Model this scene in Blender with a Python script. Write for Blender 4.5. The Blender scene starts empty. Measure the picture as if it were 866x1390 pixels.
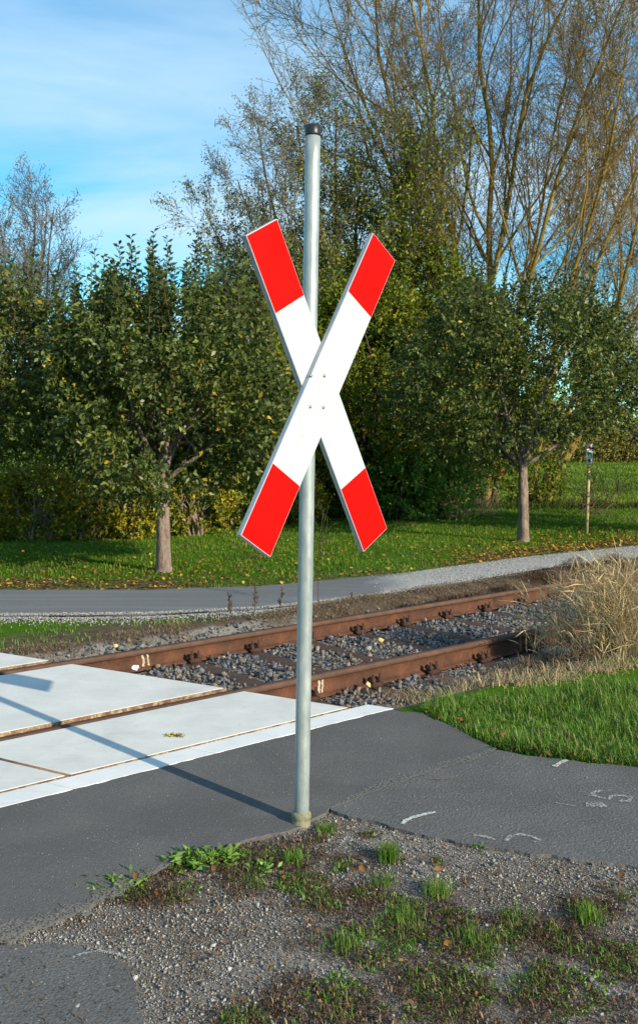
import bpy, bmesh, math, random
import numpy as np
from math import sin, cos, pi, radians
rng = np.random.default_rng(7)
random.seed(7)
SC = bpy.context.scene
COL = SC.collection

# ------------------------------------------------------------------ camera
EYE = 1.65
FPX, CX, CY, YH = 1280.0, 433.0, 650.0, 600.0
PITCH = math.atan((CY - YH) / FPX)
cam_d = bpy.data.cameras.new("camera")
cam = bpy.data.objects.new("camera", cam_d)
COL.objects.link(cam)
cam.location = (0, 0, EYE)
cam.rotation_euler = (pi / 2 - PITCH, 0, 0)
cam_d.sensor_fit = 'VERTICAL'
cam_d.sensor_height = 24.0
cam_d.lens = FPX / 1390.0 * 24.0
cam_d.shift_y = -(695.0 - CY) / 1390.0
cam_d.dof.use_dof = True
cam_d.dof.focus_distance = 4.2
cam_d.dof.aperture_fstop = 8.0
cam_d.clip_start = 0.05
cam_d.clip_end = 3000
SC.camera = cam

# ------------------------------------------------------------------ world, sun, exposure
SUN_AZ, SUN_EL = radians(134.5), radians(22.6)      # compass style: from +Y towards +X
w = bpy.data.worlds.new("World")
SC.world = w
w.use_nodes = True
nt = w.node_tree
for n_ in list(nt.nodes):
    nt.nodes.remove(n_)
out = nt.nodes.new("ShaderNodeOutputWorld")
bg = nt.nodes.new("ShaderNodeBackground")
bg.inputs[1].default_value = 0.125
sky = nt.nodes.new("ShaderNodeTexSky")
sky.sky_type = 'NISHITA'
sky.sun_disc = False
sky.sun_elevation = SUN_EL
sky.sun_rotation = SUN_AZ
sky.air_density = 1.0
sky.dust_density = 0.2
sky.ozone_density = 2.2
tc = nt.nodes.new("ShaderNodeTexCoord")
sp = nt.nodes.new("ShaderNodeSeparateXYZ")
nt.links.new(tc.outputs["Generated"], sp.inputs[0])
# project direction on a cloud layer: (x/z, y/z)
def mth(op, a, b=None, clamp=False):
    m = nt.nodes.new("ShaderNodeMath"); m.operation = op; m.use_clamp = clamp
    for i, v in enumerate((a, b)):
        if v is None: continue
        if isinstance(v, (int, float)): m.inputs[i].default_value = v
        else: nt.links.new(v, m.inputs[i])
    return m.outputs[0]
zz = mth('ADD', mth('MAXIMUM', sp.outputs[2], 0.0), 0.12)
cb = nt.nodes.new("ShaderNodeCombineXYZ")
nt.links.new(mth('DIVIDE', sp.outputs[0], zz), cb.inputs[0])
nt.links.new(mth('DIVIDE', sp.outputs[1], zz), cb.inputs[1])
mp = nt.nodes.new("ShaderNodeMapping")
mp.inputs["Rotation"].default_value = (0, 0, radians(12))
mp.inputs["Scale"].default_value = (0.55, 1.0, 1)
mp.inputs["Location"].default_value = (1.9, 0.15, 0)
nt.links.new(cb.outputs[0], mp.inputs[0])
nz = nt.nodes.new("ShaderNodeTexNoise")
nz.inputs["Scale"].default_value = 1.1
nz.inputs["Detail"].default_value = 9
nz.inputs["Roughness"].default_value = 0.55
nz.inputs["Distortion"].default_value = 0.6
nt.links.new(mp.outputs[0], nz.inputs["Vector"])
rp = nt.nodes.new("ShaderNodeValToRGB")
rp.color_ramp.elements[0].position = 0.38
rp.color_ramp.elements[1].position = 0.66
rp.color_ramp.elements[1].color = (0.8, 0.8, 0.8, 1)
nt.links.new(nz.outputs[0], rp.inputs[0])
hs = nt.nodes.new("ShaderNodeHueSaturation")
hs.inputs["Saturation"].default_value = 1.25
hs.inputs["Value"].default_value = 1.0
nt.links.new(sky.outputs[0], hs.inputs["Color"])
mx = nt.nodes.new("ShaderNodeMixRGB")
mx.inputs[2].default_value = (3.5, 4.75, 5.6, 1)
nt.links.new(rp.outputs[0], mx.inputs[0])
gn = nt.nodes.new("ShaderNodeMixRGB"); gn.blend_type = 'MULTIPLY'; gn.inputs[0].default_value = 1
gn.inputs[2].default_value = (0.56, 1.07, 1.06, 1)
nt.links.new(hs.outputs[0], gn.inputs[1])
nt.links.new(gn.outputs[0], mx.inputs[1])
nt.links.new(mx.outputs[0], bg.inputs[0])
nt.links.new(bg.outputs[0], out.inputs[0])

sd = bpy.data.lights.new("sun", 'SUN')
sd.energy = 4.7
sd.angle = radians(0.5)
sd.color = (1.0, 0.88, 0.67)
sun = bpy.data.objects.new("sun", sd)
COL.objects.link(sun)
from mathutils import Vector
sdir = Vector((sin(SUN_AZ) * cos(SUN_EL), cos(SUN_AZ) * cos(SUN_EL), sin(SUN_EL)))
sun.rotation_euler = sdir.to_track_quat('Z', 'Y').to_euler()
sun.location = (20, -20, 20)

SC.view_settings.view_transform = 'Standard'
SC.view_settings.look = 'None'
SC.view_settings.exposure = 0.66
SC.view_settings.gamma = 1.0
SC.view_settings.use_curve_mapping = False
SC.render.engine = 'CYCLES'
SC.cycles.max_bounces = 6
SC.cycles.transparent_max_bounces = 4
SC.cycles.use_denoising = True

# ------------------------------------------------------------------ pixel to place
def ray(px, py):
    a, b = px - CX, CY - py
    return np.array([a, FPX * cos(PITCH) + b * sin(PITCH), -FPX * sin(PITCH) + b * cos(PITCH)])
def G(px, py, z=0.0):
    r = ray(px, py); t = (z - EYE) / r[2]
    return np.array([r[0] * t, r[1] * t, z])
def AT(px, Y, z=0.0):                   # at distance Y seen under column px
    return np.array([(px - CX) / FPX * Y, Y, z])
def ZAT(py, Y):
    return EYE + (YH - py) / FPX * Y
TH = radians(50.1)
T0 = np.array([-1.774, 5.184])
TD = np.array([sin(TH), cos(TH)])
TN = np.array([-cos(TH), sin(TH)])
def T(s, n, z=0.0):
    p = T0 + TD * s + TN * n
    return np.array([p[0], p[1], z])
def sn(x, y):
    return (x - T0[0]) * TD[0] + (y - T0[1]) * TD[1], (x - T0[0]) * TN[0] + (y - T0[1]) * TN[1]

def wave(x, y, f, seed):
    r = np.random.default_rng(seed)
    v = 0; amp = 1; tot = 0
    for o in range(4):
        a = r.uniform(0, 2 * pi, 3); ph = r.uniform(0, 6.28, 6)
        u = x * np.cos(a[0]) + y * np.sin(a[0]); q = -x * np.sin(a[0]) + y * np.cos(a[0])
        v = v + amp * np.sin(f * u + ph[0] + 1.3 * np.sin(f * .7 * q + ph[1])) * np.sin(f * q * 1.1 + ph[2] + 1.1 * np.sin(f * .8 * u + ph[3]))
        tot += amp; amp *= .6; f *= 2.07
    return v / tot * 1.6
def sstep(a, b, x):
    t = np.clip((x - a) / (b - a), 0, 1)
    return t * t * (3 - 2 * t)
# lane outline
LZ = -.118
lane_near = [G(*q, LZ) for q in ((-260, 838), (0, 838), (200, 836), (350, 828), (430, 820), (590, 797), (740, 772), (866, 757), (1000, 741))]
lane_far = [G(*q, LZ) for q in ((-260, 800), (0, 801), (200, 801), (350, 796), (450, 788), (560, 777), (700, 758), (866, 741), (1000, 727))]
d_ = lane_far[-1] - lane_far[-2]; lane_far.append(lane_far[-1] + d_ * 3); lane_near.append(lane_near[-1] + (lane_near[-1] - lane_near[-2]) * 3)
lane_poly = lane_near + lane_far[::-1]
lane_near_y = lambda x: np.interp(x, [p[0] for p in lane_near], [p[1] for p in lane_near])
lane_far_y = lambda x: np.interp(x, [p[0] for p in lane_far], [p[1] for p in lane_far])
LNX, LNY = [p[0] for p in lane_near], [p[1] for p in lane_near]
LFX, LFY = [p[0] for p in lane_far], [p[1] for p in lane_far]
def gz(x, y):
    s, n = sn(np.asarray(x, float), np.asarray(y, float))
    z = -.018 - .17 * sstep(-1.0, -.5, n) + .07 * sstep(2.1, 2.7, n)
    x = np.asarray(x, float); y = np.asarray(y, float)
    ln = np.interp(x, LNX, LNY); lf = np.interp(x, LFX, LFY)
    inl = sstep(ln - .12, ln + .12, y) * (1 - sstep(lf - .12, lf + .12, y))
    bank = np.exp(-((n - 2.45) / .2) ** 2) * .035
    return z + (bank + .012 * wave(x, y, 1.3, 3) * sstep(2.6, 4, n)) * (1 - inl) - .03 * inl

# ------------------------------------------------------------------ mesh helpers
def loc_of(o):
    v = Vector((0, 0, 0))
    while o is not None:
        v = v + o.location; o = o.parent
    return v
def mk(name, V, Fs, mat, parent=None, tint=None, smooth=False, midx=None):
    V = np.asarray(V, dtype=np.float64).reshape(-1, 3)
    if not isinstance(Fs, (list, tuple)): Fs = [Fs]
    Fs = [np.asarray(f, dtype=np.int32) for f in Fs if len(f)]
    if parent is not None:
        V = V - np.array(loc_of(parent))
        base = None
    me = bpy.data.meshes.new(name)
    me.vertices.add(len(V)); me.vertices.foreach_set("co", V.astype(np.float32).ravel())
    lv = np.concatenate([f.ravel() for f in Fs])
    tot = np.concatenate([np.full(len(f), f.shape[1], dtype=np.int32) for f in Fs])
    st = np.concatenate([[0], np.cumsum(tot)[:-1]]).astype(np.int32)
    me.loops.add(len(lv)); me.loops.foreach_set("vertex_index", lv)
    me.polygons.add(len(tot)); me.polygons.foreach_set("loop_start", st)
    if smooth: me.polygons.foreach_set("use_smooth", np.ones(len(tot), bool))
    mats = mat if isinstance(mat, (list, tuple)) else [mat]
    for m in mats: me.materials.append(m)
    if midx is not None: me.polygons.foreach_set("material_index", np.asarray(midx, np.int32))
    me.update(calc_edges=True)
    if tint is not None:
        a = me.attributes.new("tint", 'FLOAT', 'POINT'); a.data.foreach_set("value", np.asarray(tint, np.float32))
    o = bpy.data.objects.new(name, me)
    COL.objects.link(o)
    if parent is not None: o.parent = parent
    return o
def from_bm(name, bm, mat, parent=None, smooth=False):
    me = bpy.data.meshes.new(name); bm.normal_update()
    if parent is not None: bmesh.ops.translate(bm, verts=bm.verts, vec=-loc_of(parent))
    bm.to_mesh(me); bm.free()
    for m in (mat if isinstance(mat, (list, tuple)) else [mat]): me.materials.append(m)
    if smooth:
        for p in me.polygons: p.use_smooth = True
    o = bpy.data.objects.new(name, me); COL.objects.link(o)
    if parent is not None: o.parent = parent
    return o
def tag(o, label=None, cat=None, group=None, kind=None):
    if label: o['label'] = label
    if cat: o['category'] = cat
    if group: o['group'] = group
    if kind: o['kind'] = kind
    return o
def thing(name, label, cat, loc, group=None):
    o = bpy.data.objects.new(name, None); COL.objects.link(o)
    o.empty_display_size = .2
    o.location = [float(v) for v in loc]
    return tag(o, label, cat, group)
def copy_tree(o, parent=None):
    c = o.copy(); COL.objects.link(c)
    if parent is not None: c.parent = parent
    for ch in list(o.children): copy_tree(ch, c)
    return c

def box_v(c, ax, ay, az, hx, hy, hz):
    c, ax, ay, az = map(np.asarray, (c, ax, ay, az))
    V = [c + sx * hx * ax + sy * hy * ay + sz * hz * az for sz in (-1, 1) for sy in (-1, 1) for sx in (-1, 1)]
    F = [(0, 2, 3, 1), (4, 5, 7, 6), (0, 1, 5, 4), (2, 6, 7, 3), (0, 4, 6, 2), (1, 3, 7, 5)]
    return V, F
def bevel_prism(name, poly, z0, z1, mat, parent=None, bev=.004, smooth=False, cuts=0, jit=0):
    bm = bmesh.new()
    lo = [bm.verts.new((p[0], p[1], z0)) for p in poly]
    hi = [bm.verts.new((p[0], p[1], z1)) for p in poly]
    n = len(poly)
    bm.faces.new(hi); bm.faces.new(lo[::-1])
    for i in range(n): bm.faces.new((lo[i], lo[(i + 1) % n], hi[(i + 1) % n], hi[i]))
    bmesh.ops.recalc_face_normals(bm, faces=bm.faces)
    if bev: bmesh.ops.bevel(bm, geom=list(bm.edges), offset=bev, segments=2, affect='EDGES', profile=.6)
    return from_bm(name, bm, mat, parent, smooth)
def sheet(name, poly, z, mat, kind='structure', ragged=0.0, step=.06, seed=1, thick=0.0):
    P = np.array([p[:2] for p in poly], float); Q = []
    for i in range(len(P)):
        a, b = P[i], P[(i + 1) % len(P)]
        k = max(1, int(min(400, np.linalg.norm(b - a) / step))) if ragged else 1
        for j in range(k): Q.append(a + (b - a) * j / k)
    Q = np.array(Q)
    if ragged:
        Q = Q + ragged * np.stack([wave(Q[:, 0], Q[:, 1], 16, seed), wave(Q[:, 0], Q[:, 1], 16, seed + 50)], 1)
    bm = bmesh.new()
    hi = [bm.verts.new((q[0], q[1], z)) for q in Q]
    f = bm.faces.new(hi)
    if f.normal.z < 0: f.normal_flip()
    bm.normal_update()
    if bm.faces[:][0].normal.z < 0: bmesh.ops.reverse_faces(bm, faces=bm.faces[:])
    if thick:
        r = bmesh.ops.extrude_face_region(bm, geom=bm.faces[:])
        vs = [v for v in r['geom'] if isinstance(v, bmesh.types.BMVert)]
        bmesh.ops.translate(bm, verts=hi, vec=(0, 0, -thick))
        bmesh.ops.recalc_face_normals(bm, faces=bm.faces[:])
    ng = [f for f in bm.faces if len(f.verts) > 4]
    bmesh.ops.triangulate(bm, faces=ng)
    o = from_bm(name, bm, mat)
    if kind: o['kind'] = kind
    return o
def inpoly(x, y, poly):
    P = np.array([p[:2] for p in poly]); ins = np.zeros(len(x), bool); j = len(P) - 1
    for i in range(len(P)):
        xi, yi, xj, yj = *P[i], *P[j]
        c = ((yi > y) != (yj > y)) & (x < (xj - xi) * (y - yi) / (yj - yi + 1e-12) + xi)
        ins ^= c; j = i
    return ins
def scatter(poly, n, r=None):
    P = np.array([p[:2] for p in poly]); lo, hi = P.min(0), P.max(0)
    r = r or rng
    X = []; tot = 0
    while tot < n:
        q = r.uniform(lo, hi, (n * 2, 2)); q = q[inpoly(q[:, 0], q[:, 1], poly)]
        X.append(q); tot += len(q)
        if len(q) == 0: break
    return np.concatenate(X)[:n]

def tube(points, radii, k=8, cap=True, squash=None):
    P = np.asarray(points, float); R = np.asarray(radii, float)
    D = np.gradient(P, axis=0); D /= np.linalg.norm(D, axis=1)[:, None] + 1e-9
    up = np.array([0.31, .93, .17]); A = np.cross(D, up); A /= np.linalg.norm(A, axis=1)[:, None] + 1e-9
    B = np.cross(D, A); t = np.arange(k) * 2 * pi / k
    V = P[:, None] + R[:, None, None] * (A[:, None] * np.cos(t)[None, :, None] + B[:, None] * np.sin(t)[None, :, None])
    m = len(P); i = np.arange(m - 1)[:, None] * k; j = np.arange(k)[None]
    F = np.stack([i + j, i + (j + 1) % k, i + k + (j + 1) % k, i + k + j], -1).reshape(-1, 4)
    V = V.reshape(-1, 3); Fs = [F]
    if cap: Fs += [np.array([list(range(k))[::-1]]), np.array([[(m - 1) * k + q for q in range(k)]])]
    return V, Fs
class Acc:                       # collects pieces of ONE mesh
    def __init__(s): s.V = []; s.F = {}; s.T = []; s.n = 0
    def add(s, V, Fs, t=0.0):
        V = np.asarray(V, float).reshape(-1, 3)
        if not isinstance(Fs, list) or (len(Fs) and not isinstance(Fs[0], np.ndarray)): Fs = [np.asarray(Fs)]
        for f in Fs:
            f = np.asarray(f)
            s.F.setdefault(f.shape[1], []).append(f + s.n)
        s.V.append(V); s.n += len(V)
        s.T.append(np.full(len(V), t) if np.isscalar(t) else t)
    def build(s, name, mat, parent=None, smooth=False):
        return mk(name, np.concatenate(s.V), [np.concatenate(v) for v in s.F.values()], mat, parent, np.concatenate(s.T), smooth)
def frusta(S, k=3):
    """S rows: p0(3) p1(3) r0 r1"""
    S = np.asarray(S, float); P0, P1, R0, R1 = S[:, :3], S[:, 3:6], S[:, 6], S[:, 7]
    D = P1 - P0; D /= np.linalg.norm(D, axis=1)[:, None] + 1e-9
    up = np.array([0.31, .93, .17]); A = np.cross(D, up); A /= np.linalg.norm(A, axis=1)[:, None] + 1e-9
    B = np.cross(D, A); t = np.arange(k) * 2 * pi / k
    ring = A[:, None] * np.cos(t)[None, :, None] + B[:, None] * np.sin(t)[None, :, None]
    V = np.stack([P0[:, None] + ring * R0[:, None, None], P1[:, None] + ring * R1[:, None, None]], 1)
    i = np.arange(len(S))[:, None] * 2 * k; j = np.arange(k)[None]
    F = np.stack([i + j, i + (j + 1) % k, i + k + (j + 1) % k, i + k + j], -1).reshape(-1, 4)
    return V.reshape(-1, 3), F
def unit(a): return a / (np.linalg.norm(a, axis=-1, keepdims=True) + 1e-9)
def leaves(P, D, L, W, tint, fold=.25, r=None):
    """leaf quads at P pointing along D (N,3); random roll"""
    r = r or rng; N = len(P); D = unit(D)
    A = unit(np.cross(D, unit(r.normal(size=(N, 3))))); Nn = np.cross(D, A)
    L = np.broadcast_to(L, N)[:, None]; W = np.broadcast_to(W, N)[:, None]
    droop = np.array([0, 0, -1.0]) * L * .12
    V = np.stack([P, P + D * L * .45 + A * W * .5 + Nn * W * fold, P + D * L + droop, P + D * L * .45 - A * W * .5 + Nn * W * fold], 1)
    i = np.arange(N)[:, None] * 4
    F = np.concatenate([i, i + 1, i + 2, i + 3], 1)
    return V.reshape(-1, 3), F, np.repeat(tint, 4)
def blades(P, h, wd, az, lean, tint, curl=.5):
    N = len(P); dx = np.stack([np.cos(az), np.sin(az), 0 * az], 1); sd_ = np.stack([-np.sin(az), np.cos(az), 0 * az], 1)
    h = np.broadcast_to(h, N)[:, None]; wd = np.broadcast_to(wd, N)[:, None]; ln = np.broadcast_to(lean, N)[:, None]
    z = np.array([0, 0, 1.0])
    m = P + z * h * .55 * np.cos(ln * .6) + dx * h * .55 * np.sin(ln * .6)
    t = m + z * h * .45 * np.cos(ln * (1 + curl)) + dx * h * .45 * np.sin(ln * (1 + curl))
    V = np.stack([P - sd_ * wd * .5, P + sd_ * wd * .5, m + sd_ * wd * .42, m - sd_ * wd * .42, t], 1)
    i = np.arange(N)[:, None] * 5
    return V.reshape(-1, 3), [np.concatenate([i, i + 1, i + 2, i + 3], 1), np.concatenate([i + 3, i + 2, i + 4], 1)], np.repeat(tint, 5)

# rocks: convex hulls of random points, copied into one mesh
def rock_protos(n=16, pts=11):
    out_ = []
    for i in range(n):
        bm = bmesh.new(); q = unit(rng.normal(size=(pts, 3))) * rng.uniform(.75, 1, (pts, 1))
        q *= np.array([1, rng.uniform(.65, .95), rng.uniform(.5, .8)])
        for v in q: bm.verts.new(v)
        bm.verts.ensure_lookup_table()
        g = bmesh.ops.convex_hull(bm, input=bm.verts)
        bmesh.ops.delete(bm, geom=[v for v in bm.verts if not v.link_faces], context='VERTS')
        bm.verts.ensure_lookup_table(); bm.verts.index_update()
        bmesh.ops.triangulate(bm, faces=bm.faces[:])
        out_.append((np.array([v.co for v in bm.verts]), np.array([[v.index for v in f.verts] for f in bm.faces])))
        bm.free()
    return out_
ROCKS = rock_protos()
def rocks(P, size, tint, up=.35):
    acc = Acc(); N = len(P); pick = rng.integers(0, len(ROCKS), N)
    q = unit(rng.normal(size=(N, 4)))
    w_, x, y, z = q.T
    R = np.stack([1 - 2 * (y * y + z * z), 2 * (x * y - z * w_), 2 * (x * z + y * w_), 2 * (x * y + z * w_), 1 - 2 * (x * x + z * z), 2 * (y * z - x * w_), 2 * (x * z - y * w_), 2 * (y * z + x * w_), 1 - 2 * (x * x + y * y)], -1).reshape(N, 3, 3)
    size = np.broadcast_to(size, N)
    for k, (v, f) in enumerate(ROCKS):
        I = np.where(pick == k)[0]
        if not len(I): continue
        V = np.einsum('nij,vj->nvi', R[I], v) * size[I][:, None, None] + P[I][:, None] + np.array([0, 0, 1]) * (size[I] * up)[:, None, None]
        F = f[None] + (np.arange(len(I)) * len(v))[:, None, None]
        acc.add(V.reshape(-1, 3), [F.reshape(-1, 3)], np.repeat(tint[I], len(v)))
    return acc

# ------------------------------------------------------------------ materials
def srgb(*c):
    return tuple((v / 255 / 12.92) if v / 255 <= .04045 else ((v / 255 + .055) / 1.055) ** 2.4 for v in c) + (1,)
class M:
    def __init__(s, name, rough=.8, spec=.3, metal=0.0):
        s.m = bpy.data.materials.new(name); s.m.use_nodes = True; s.t = s.m.node_tree
        s.b = s.t.nodes["Principled BSDF"]; s.b.inputs["Roughness"].default_value = rough
        s.b.inputs["Specular IOR Level"].default_value = spec; s.b.inputs["Metallic"].default_value = metal
        s.o = s.t.nodes["Material Output"]
    def N(s, typ, **kw):
        n = s.t.nodes.new(typ)
        for k, v in kw.items():
            if k in n.inputs: n.inputs[k].default_value = v
            else: setattr(n, k, v)
        return n
    def L(s, a, b): s.t.links.new(a, b)
    def coord(s, kind="Object", scale=(1, 1, 1)):
        t = s.N("ShaderNodeTexCoord"); m = s.N("ShaderNodeMapping"); m.inputs["Scale"].default_value = scale
        s.L(t.outputs[kind], m.inputs[0]); return m.outputs[0]
    def geo(s, scale=(1, 1, 1)):
        t = s.N("ShaderNodeNewGeometry"); m = s.N("ShaderNodeMapping"); m.inputs["Scale"].default_value = scale
        s.L(t.outputs["Position"], m.inputs[0]); return m.outputs[0]
    def noise(s, vec, scale, detail=5, rough=.6, dist=0):
        n = s.N("ShaderNodeTexNoise"); n.inputs["Scale"].default_value = scale; n.inputs["Detail"].default_value = detail
        n.inputs["Roughness"].default_value = rough; n.inputs["Distortion"].default_value = dist
        s.L(vec, n.inputs["Vector"]); return n.outputs[0]
    def ramp(s, fac, stops, interp='LINEAR'):
        r = s.N("ShaderNodeValToRGB"); e = r.color_ramp.elements; r.color_ramp.interpolation = interp
        while len(e) < len(stops): e.new(.5)
        for i, (p, c) in enumerate(stops):
            e[i].position = p; e[i].color = tuple(c)[:3] + (1,) if hasattr(c, '__len__') else (c, c, c, 1)
        s.L(fac, r.inputs[0]); return r.outputs[0]
    def mix(s, fac, a, b, mode='MIX'):
        m = s.N("ShaderNodeMixRGB", blend_type=mode)
        for i, v in enumerate((fac, a, b)):
            if isinstance(v, (int, float)): m.inputs[i].default_value = v if i == 0 else (v, v, v, 1)
            elif isinstance(v, tuple): m.inputs[i].default_value = v[:3] + (1,)
            else: s.L(v, m.inputs[i])
        return m.outputs[0]
    def attr(s, name="tint"):
        a = s.N("ShaderNodeAttribute"); a.attribute_name = name; return a
    def color(s, c):
        if isinstance(c, tuple): s.b.inputs["Base Color"].default_value = c[:3] + (1,)
        else: s.L(c, s.b.inputs["Base Color"])
    def bump(s, h, strength=.4, dist=.01):
        b = s.N("ShaderNodeBump"); b.inputs["Strength"].default_value = strength; b.inputs["Distance"].default_value = dist
        s.L(h, b.inputs["Height"]); s.L(b.outputs[0], s.b.inputs["Normal"])
    def translucent(s, col, fac):
        t = s.N("ShaderNodeBsdfTranslucent"); s.L(col, t.inputs[0]); m = s.N("ShaderNodeMixShader"); m.inputs[0].default_value = fac
        s.L(s.b.outputs[0], m.inputs[1]); s.L(t.outputs[0], m.inputs[2]); s.L(m.outputs[0], s.o.inputs[0])

def leafmat(name, stops, rough=.5, spec=.4, trans=.25):
    m = M(name, rough, spec); c = m.ramp(m.attr().outputs["Fac"], stops); m.color(c)
    if trans: m.translucent(c, trans)
    return m.m
def simple(name, c, rough=.6, spec=.3, metal=0, var=.15, scale=30, bump=0):
    m = M(name, rough, spec, metal); n = m.noise(m.coord(), scale)
    lo = tuple(v * (1 - var) for v in c[:3]); hi = tuple(min(1, v * (1 + var)) for v in c[:3])
    m.color(m.ramp(n, [(.3, lo), (.7, hi)]))
    if bump: m.bump(n, bump)
    return m.m

# asphalt
def asphalt(name, base, speck, patch, agg=220, bumpd=.004):
    m = M(name, .92, .2); g = m.geo()
    a = m.noise(g, agg, 3, .7); b = m.noise(g, 2.2, 4); c_ = m.noise(g, 55, 3, .6)
    v = m.N("ShaderNodeTexVoronoi"); v.inputs["Scale"].default_value = agg * .55; m.L(g, v.inputs["Vector"])
    col = m.ramp(a, [(.35, tuple(x * .6 for x in base)), (.55, base), (.75, tuple(x * 1.5 for x in base))])
    stone = m.ramp(v.outputs["Distance"], [(.0, 1.0), (.22, 1.0), (.3, 0.0)])
    vc = m.ramp(v.outputs["Color"], [(.78, 0.0), (.9, 1.0)])
    f = m.mix(1.0, stone, vc, 'MULTIPLY')
    col = m.mix(f, col, speck)
    col = m.mix(m.ramp(b, [(.42, 0.0), (.7, .55)]), col, patch)
    col = m.mix(m.ramp(c_, [(.3, .35), (.6, 0.0)]), col, tuple(x * .5 for x in base))
    w2 = m.noise(g, .9, 6, .65, 1.0); col = m.mix(m.ramp(w2, [(.40, .45), (.55, 0.0)]), col, tuple(x * .62 for x in base))
    m.color(col); m.bump(m.mix(.5, a, v.outputs["Distance"]), .8, bumpd)
    return m.m
M_ASPH = asphalt("asphalt", (.118, .113, .113), (.38, .38, .38), (.15, .145, .14))
M_ASPH2 = asphalt("asphalt_coarse", (.130, .126, .126), (.40, .40, .40), (.165, .16, .158), agg=150, bumpd=.006)
def lane_mat():
    m = M("lane_surface", .9, .2); g = m.geo()
    a = m.noise(g, 90, 3, .7); st = m.noise(m.geo((.15, 3.2, 1)), 2.0, 5, .6); b = m.noise(g, 1.2, 5)
    tar = m.ramp(a, [(.3, (.10, .105, .118)), (.7, (.17, .178, .19))])
    tar = m.mix(m.ramp(st, [(.45, 0.0), (.7, .5)]), tar, (.24, .25, .26))
    gr = m.ramp(a, [(.3, (.22, .22, .22)), (.7, (.46, .455, .45))])
    at = m.attr("tint")
    f = m.mix(.5, at.outputs["Fac"], b)
    m.color(m.mix(m.ramp(f, [(.40, 0.0), (.56, 1.0)]), tar, gr)); m.bump(a, .5, .01)
    return m.m
M_LANE = lane_mat()
def ground_mat():
    m = M("ground_cover", 1.0, .0); g = m.geo(); at = m.attr("zone"); s = m.N("ShaderNodeSeparateColor"); m.L(at.outputs["Color"], s.inputs[0])
    n1 = m.noise(g, 9, 6, .65); n2 = m.noise(g, 120, 3, .7); n3 = m.noise(g, .35, 5)
    grass = m.mix(m.ramp(n1, [(.3, 0.0), (.7, 1.0)]), (.035, .085, .008), (.075, .15, .014))
    grass = m.mix(m.ramp(n3, [(.4, 0.0), (.65, .6)]), grass, (.06, .15, .014)); grass = m.mix(s.outputs[1], grass, m.mix(m.ramp(n1, [(.3, 0.0), (.7, 1.0)]), (.035, .12, .014), (.07, .175, .022)))
    soil = m.mix(m.ramp(n1, [(.3, 0.0), (.7, 1.0)]), (.060, .042, .030), (.15, .115, .085))
    grav = m.mix(m.ramp(n2, [(.35, 0.0), (.65, 1.0)]), (.11, .10, .09), (.33, .31, .285))
    c = m.mix(s.outputs[0], soil, grass); c = m.mix(s.outputs[2], c, grav)
    m.color(c); m.bump(m.mix(.5, n1, n2), .8, .02)
    return m.m
M_GROUND = ground_mat()
def concrete(name, lo, hi, stain=.35, bumpd=.002):
    m = M(name, .8, .3); g = m.geo()
    a = m.noise(g, 3.0, 7, .65, .4); b = m.noise(g, 180, 3, .6); d = m.noise(g, 26, 5, .7)
    col = m.ramp(a, [(.3, lo), (.7, hi)])
    col = m.mix(m.ramp(d, [(.62, 0.0), (.78, stain)]), col, tuple(x * .55 for x in lo))
    col = m.mix(m.ramp(b, [(.3, .18), (.5, 0.0)]), col, tuple(x * .6 for x in lo))
    dk = m.noise(m.geo(), 1.6, 8, .7, .8); col = m.mix(m.ramp(dk, [(.52, 0.0), (.72, .5)]), col, tuple(x * .72 for x in lo)); sp_ = m.noise(m.geo(), 42, 2, .5); col = m.mix(m.ramp(sp_, [(.735, 0.0), (.76, .8)]), col, (.10, .09, .075)); sw = m.noise(m.geo((1.2, 14, 1)), 3, 4)
    col = m.mix(m.ramp(sw, [(.5, 0.0), (.75, .25)]), col, tuple(min(.8, x * 1.15) for x in hi))
    m.color(col); m.bump(b, .25, bumpd); return m.m
M_CONC = concrete("pale_concrete", (.52, .515, .50), (.64, .635, .61))
M_KERB = concrete("white_kerb_concrete", (.60, .61, .61), (.70, .71, .71), .3)
def rust(name, stops, scale=14, streak=(1, 1, 1), rough=.85, bumpd=.003):
    m = M(name, rough, .25); c = m.coord("Object", streak)
    n = m.noise(c, scale, 7, .7, .3); f = m.noise(c, scale * 9, 3, .7)
    m.color(m.ramp(m.mix(.3, n, f), stops)); m.bump(f, .5, bumpd); return m.m
M_RUST_WEB = rust("orange_rust", [(.3, (.030, .016, .011)), (.48, (.068, .030, .018)), (.62, (.12, .048, .024)), (.70, (.20, .072, .028)), (.8, (.06, .032, .023))], 5)
M_RUST_HEAD = rust("rail_head_rust", [(.3, (.055, .030, .022)), (.5, (.095, .052, .036)), (.75, (.15, .085, .06))], 9)
M_RUST_DK = rust("dark_rust", [(.3, (.022, .012, .009)), (.55, (.06, .030, .022)), (.75, (.11, .05, .032))], 22)
M_SLEEPER = rust("brown_steel", [(.3, (.035, .024, .022)), (.55, (.075, .048, .042)), (.8, (.12, .08, .065))], 12)
M_EDGE = rust("stained_steel_edge", [(.32, (.10, .04, .02)), (.47, (.16, .08, .045)), (.57, (.38, .28, .16)), (.64, (.45, .39, .28)), (.72, (.16, .08, .045))], 16)
M_SEAM = rust("rust_seam", [(.3, (.07, .045, .03)), (.5, (.18, .11, .07)), (.7, (.34, .27, .20))], 14)
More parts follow.
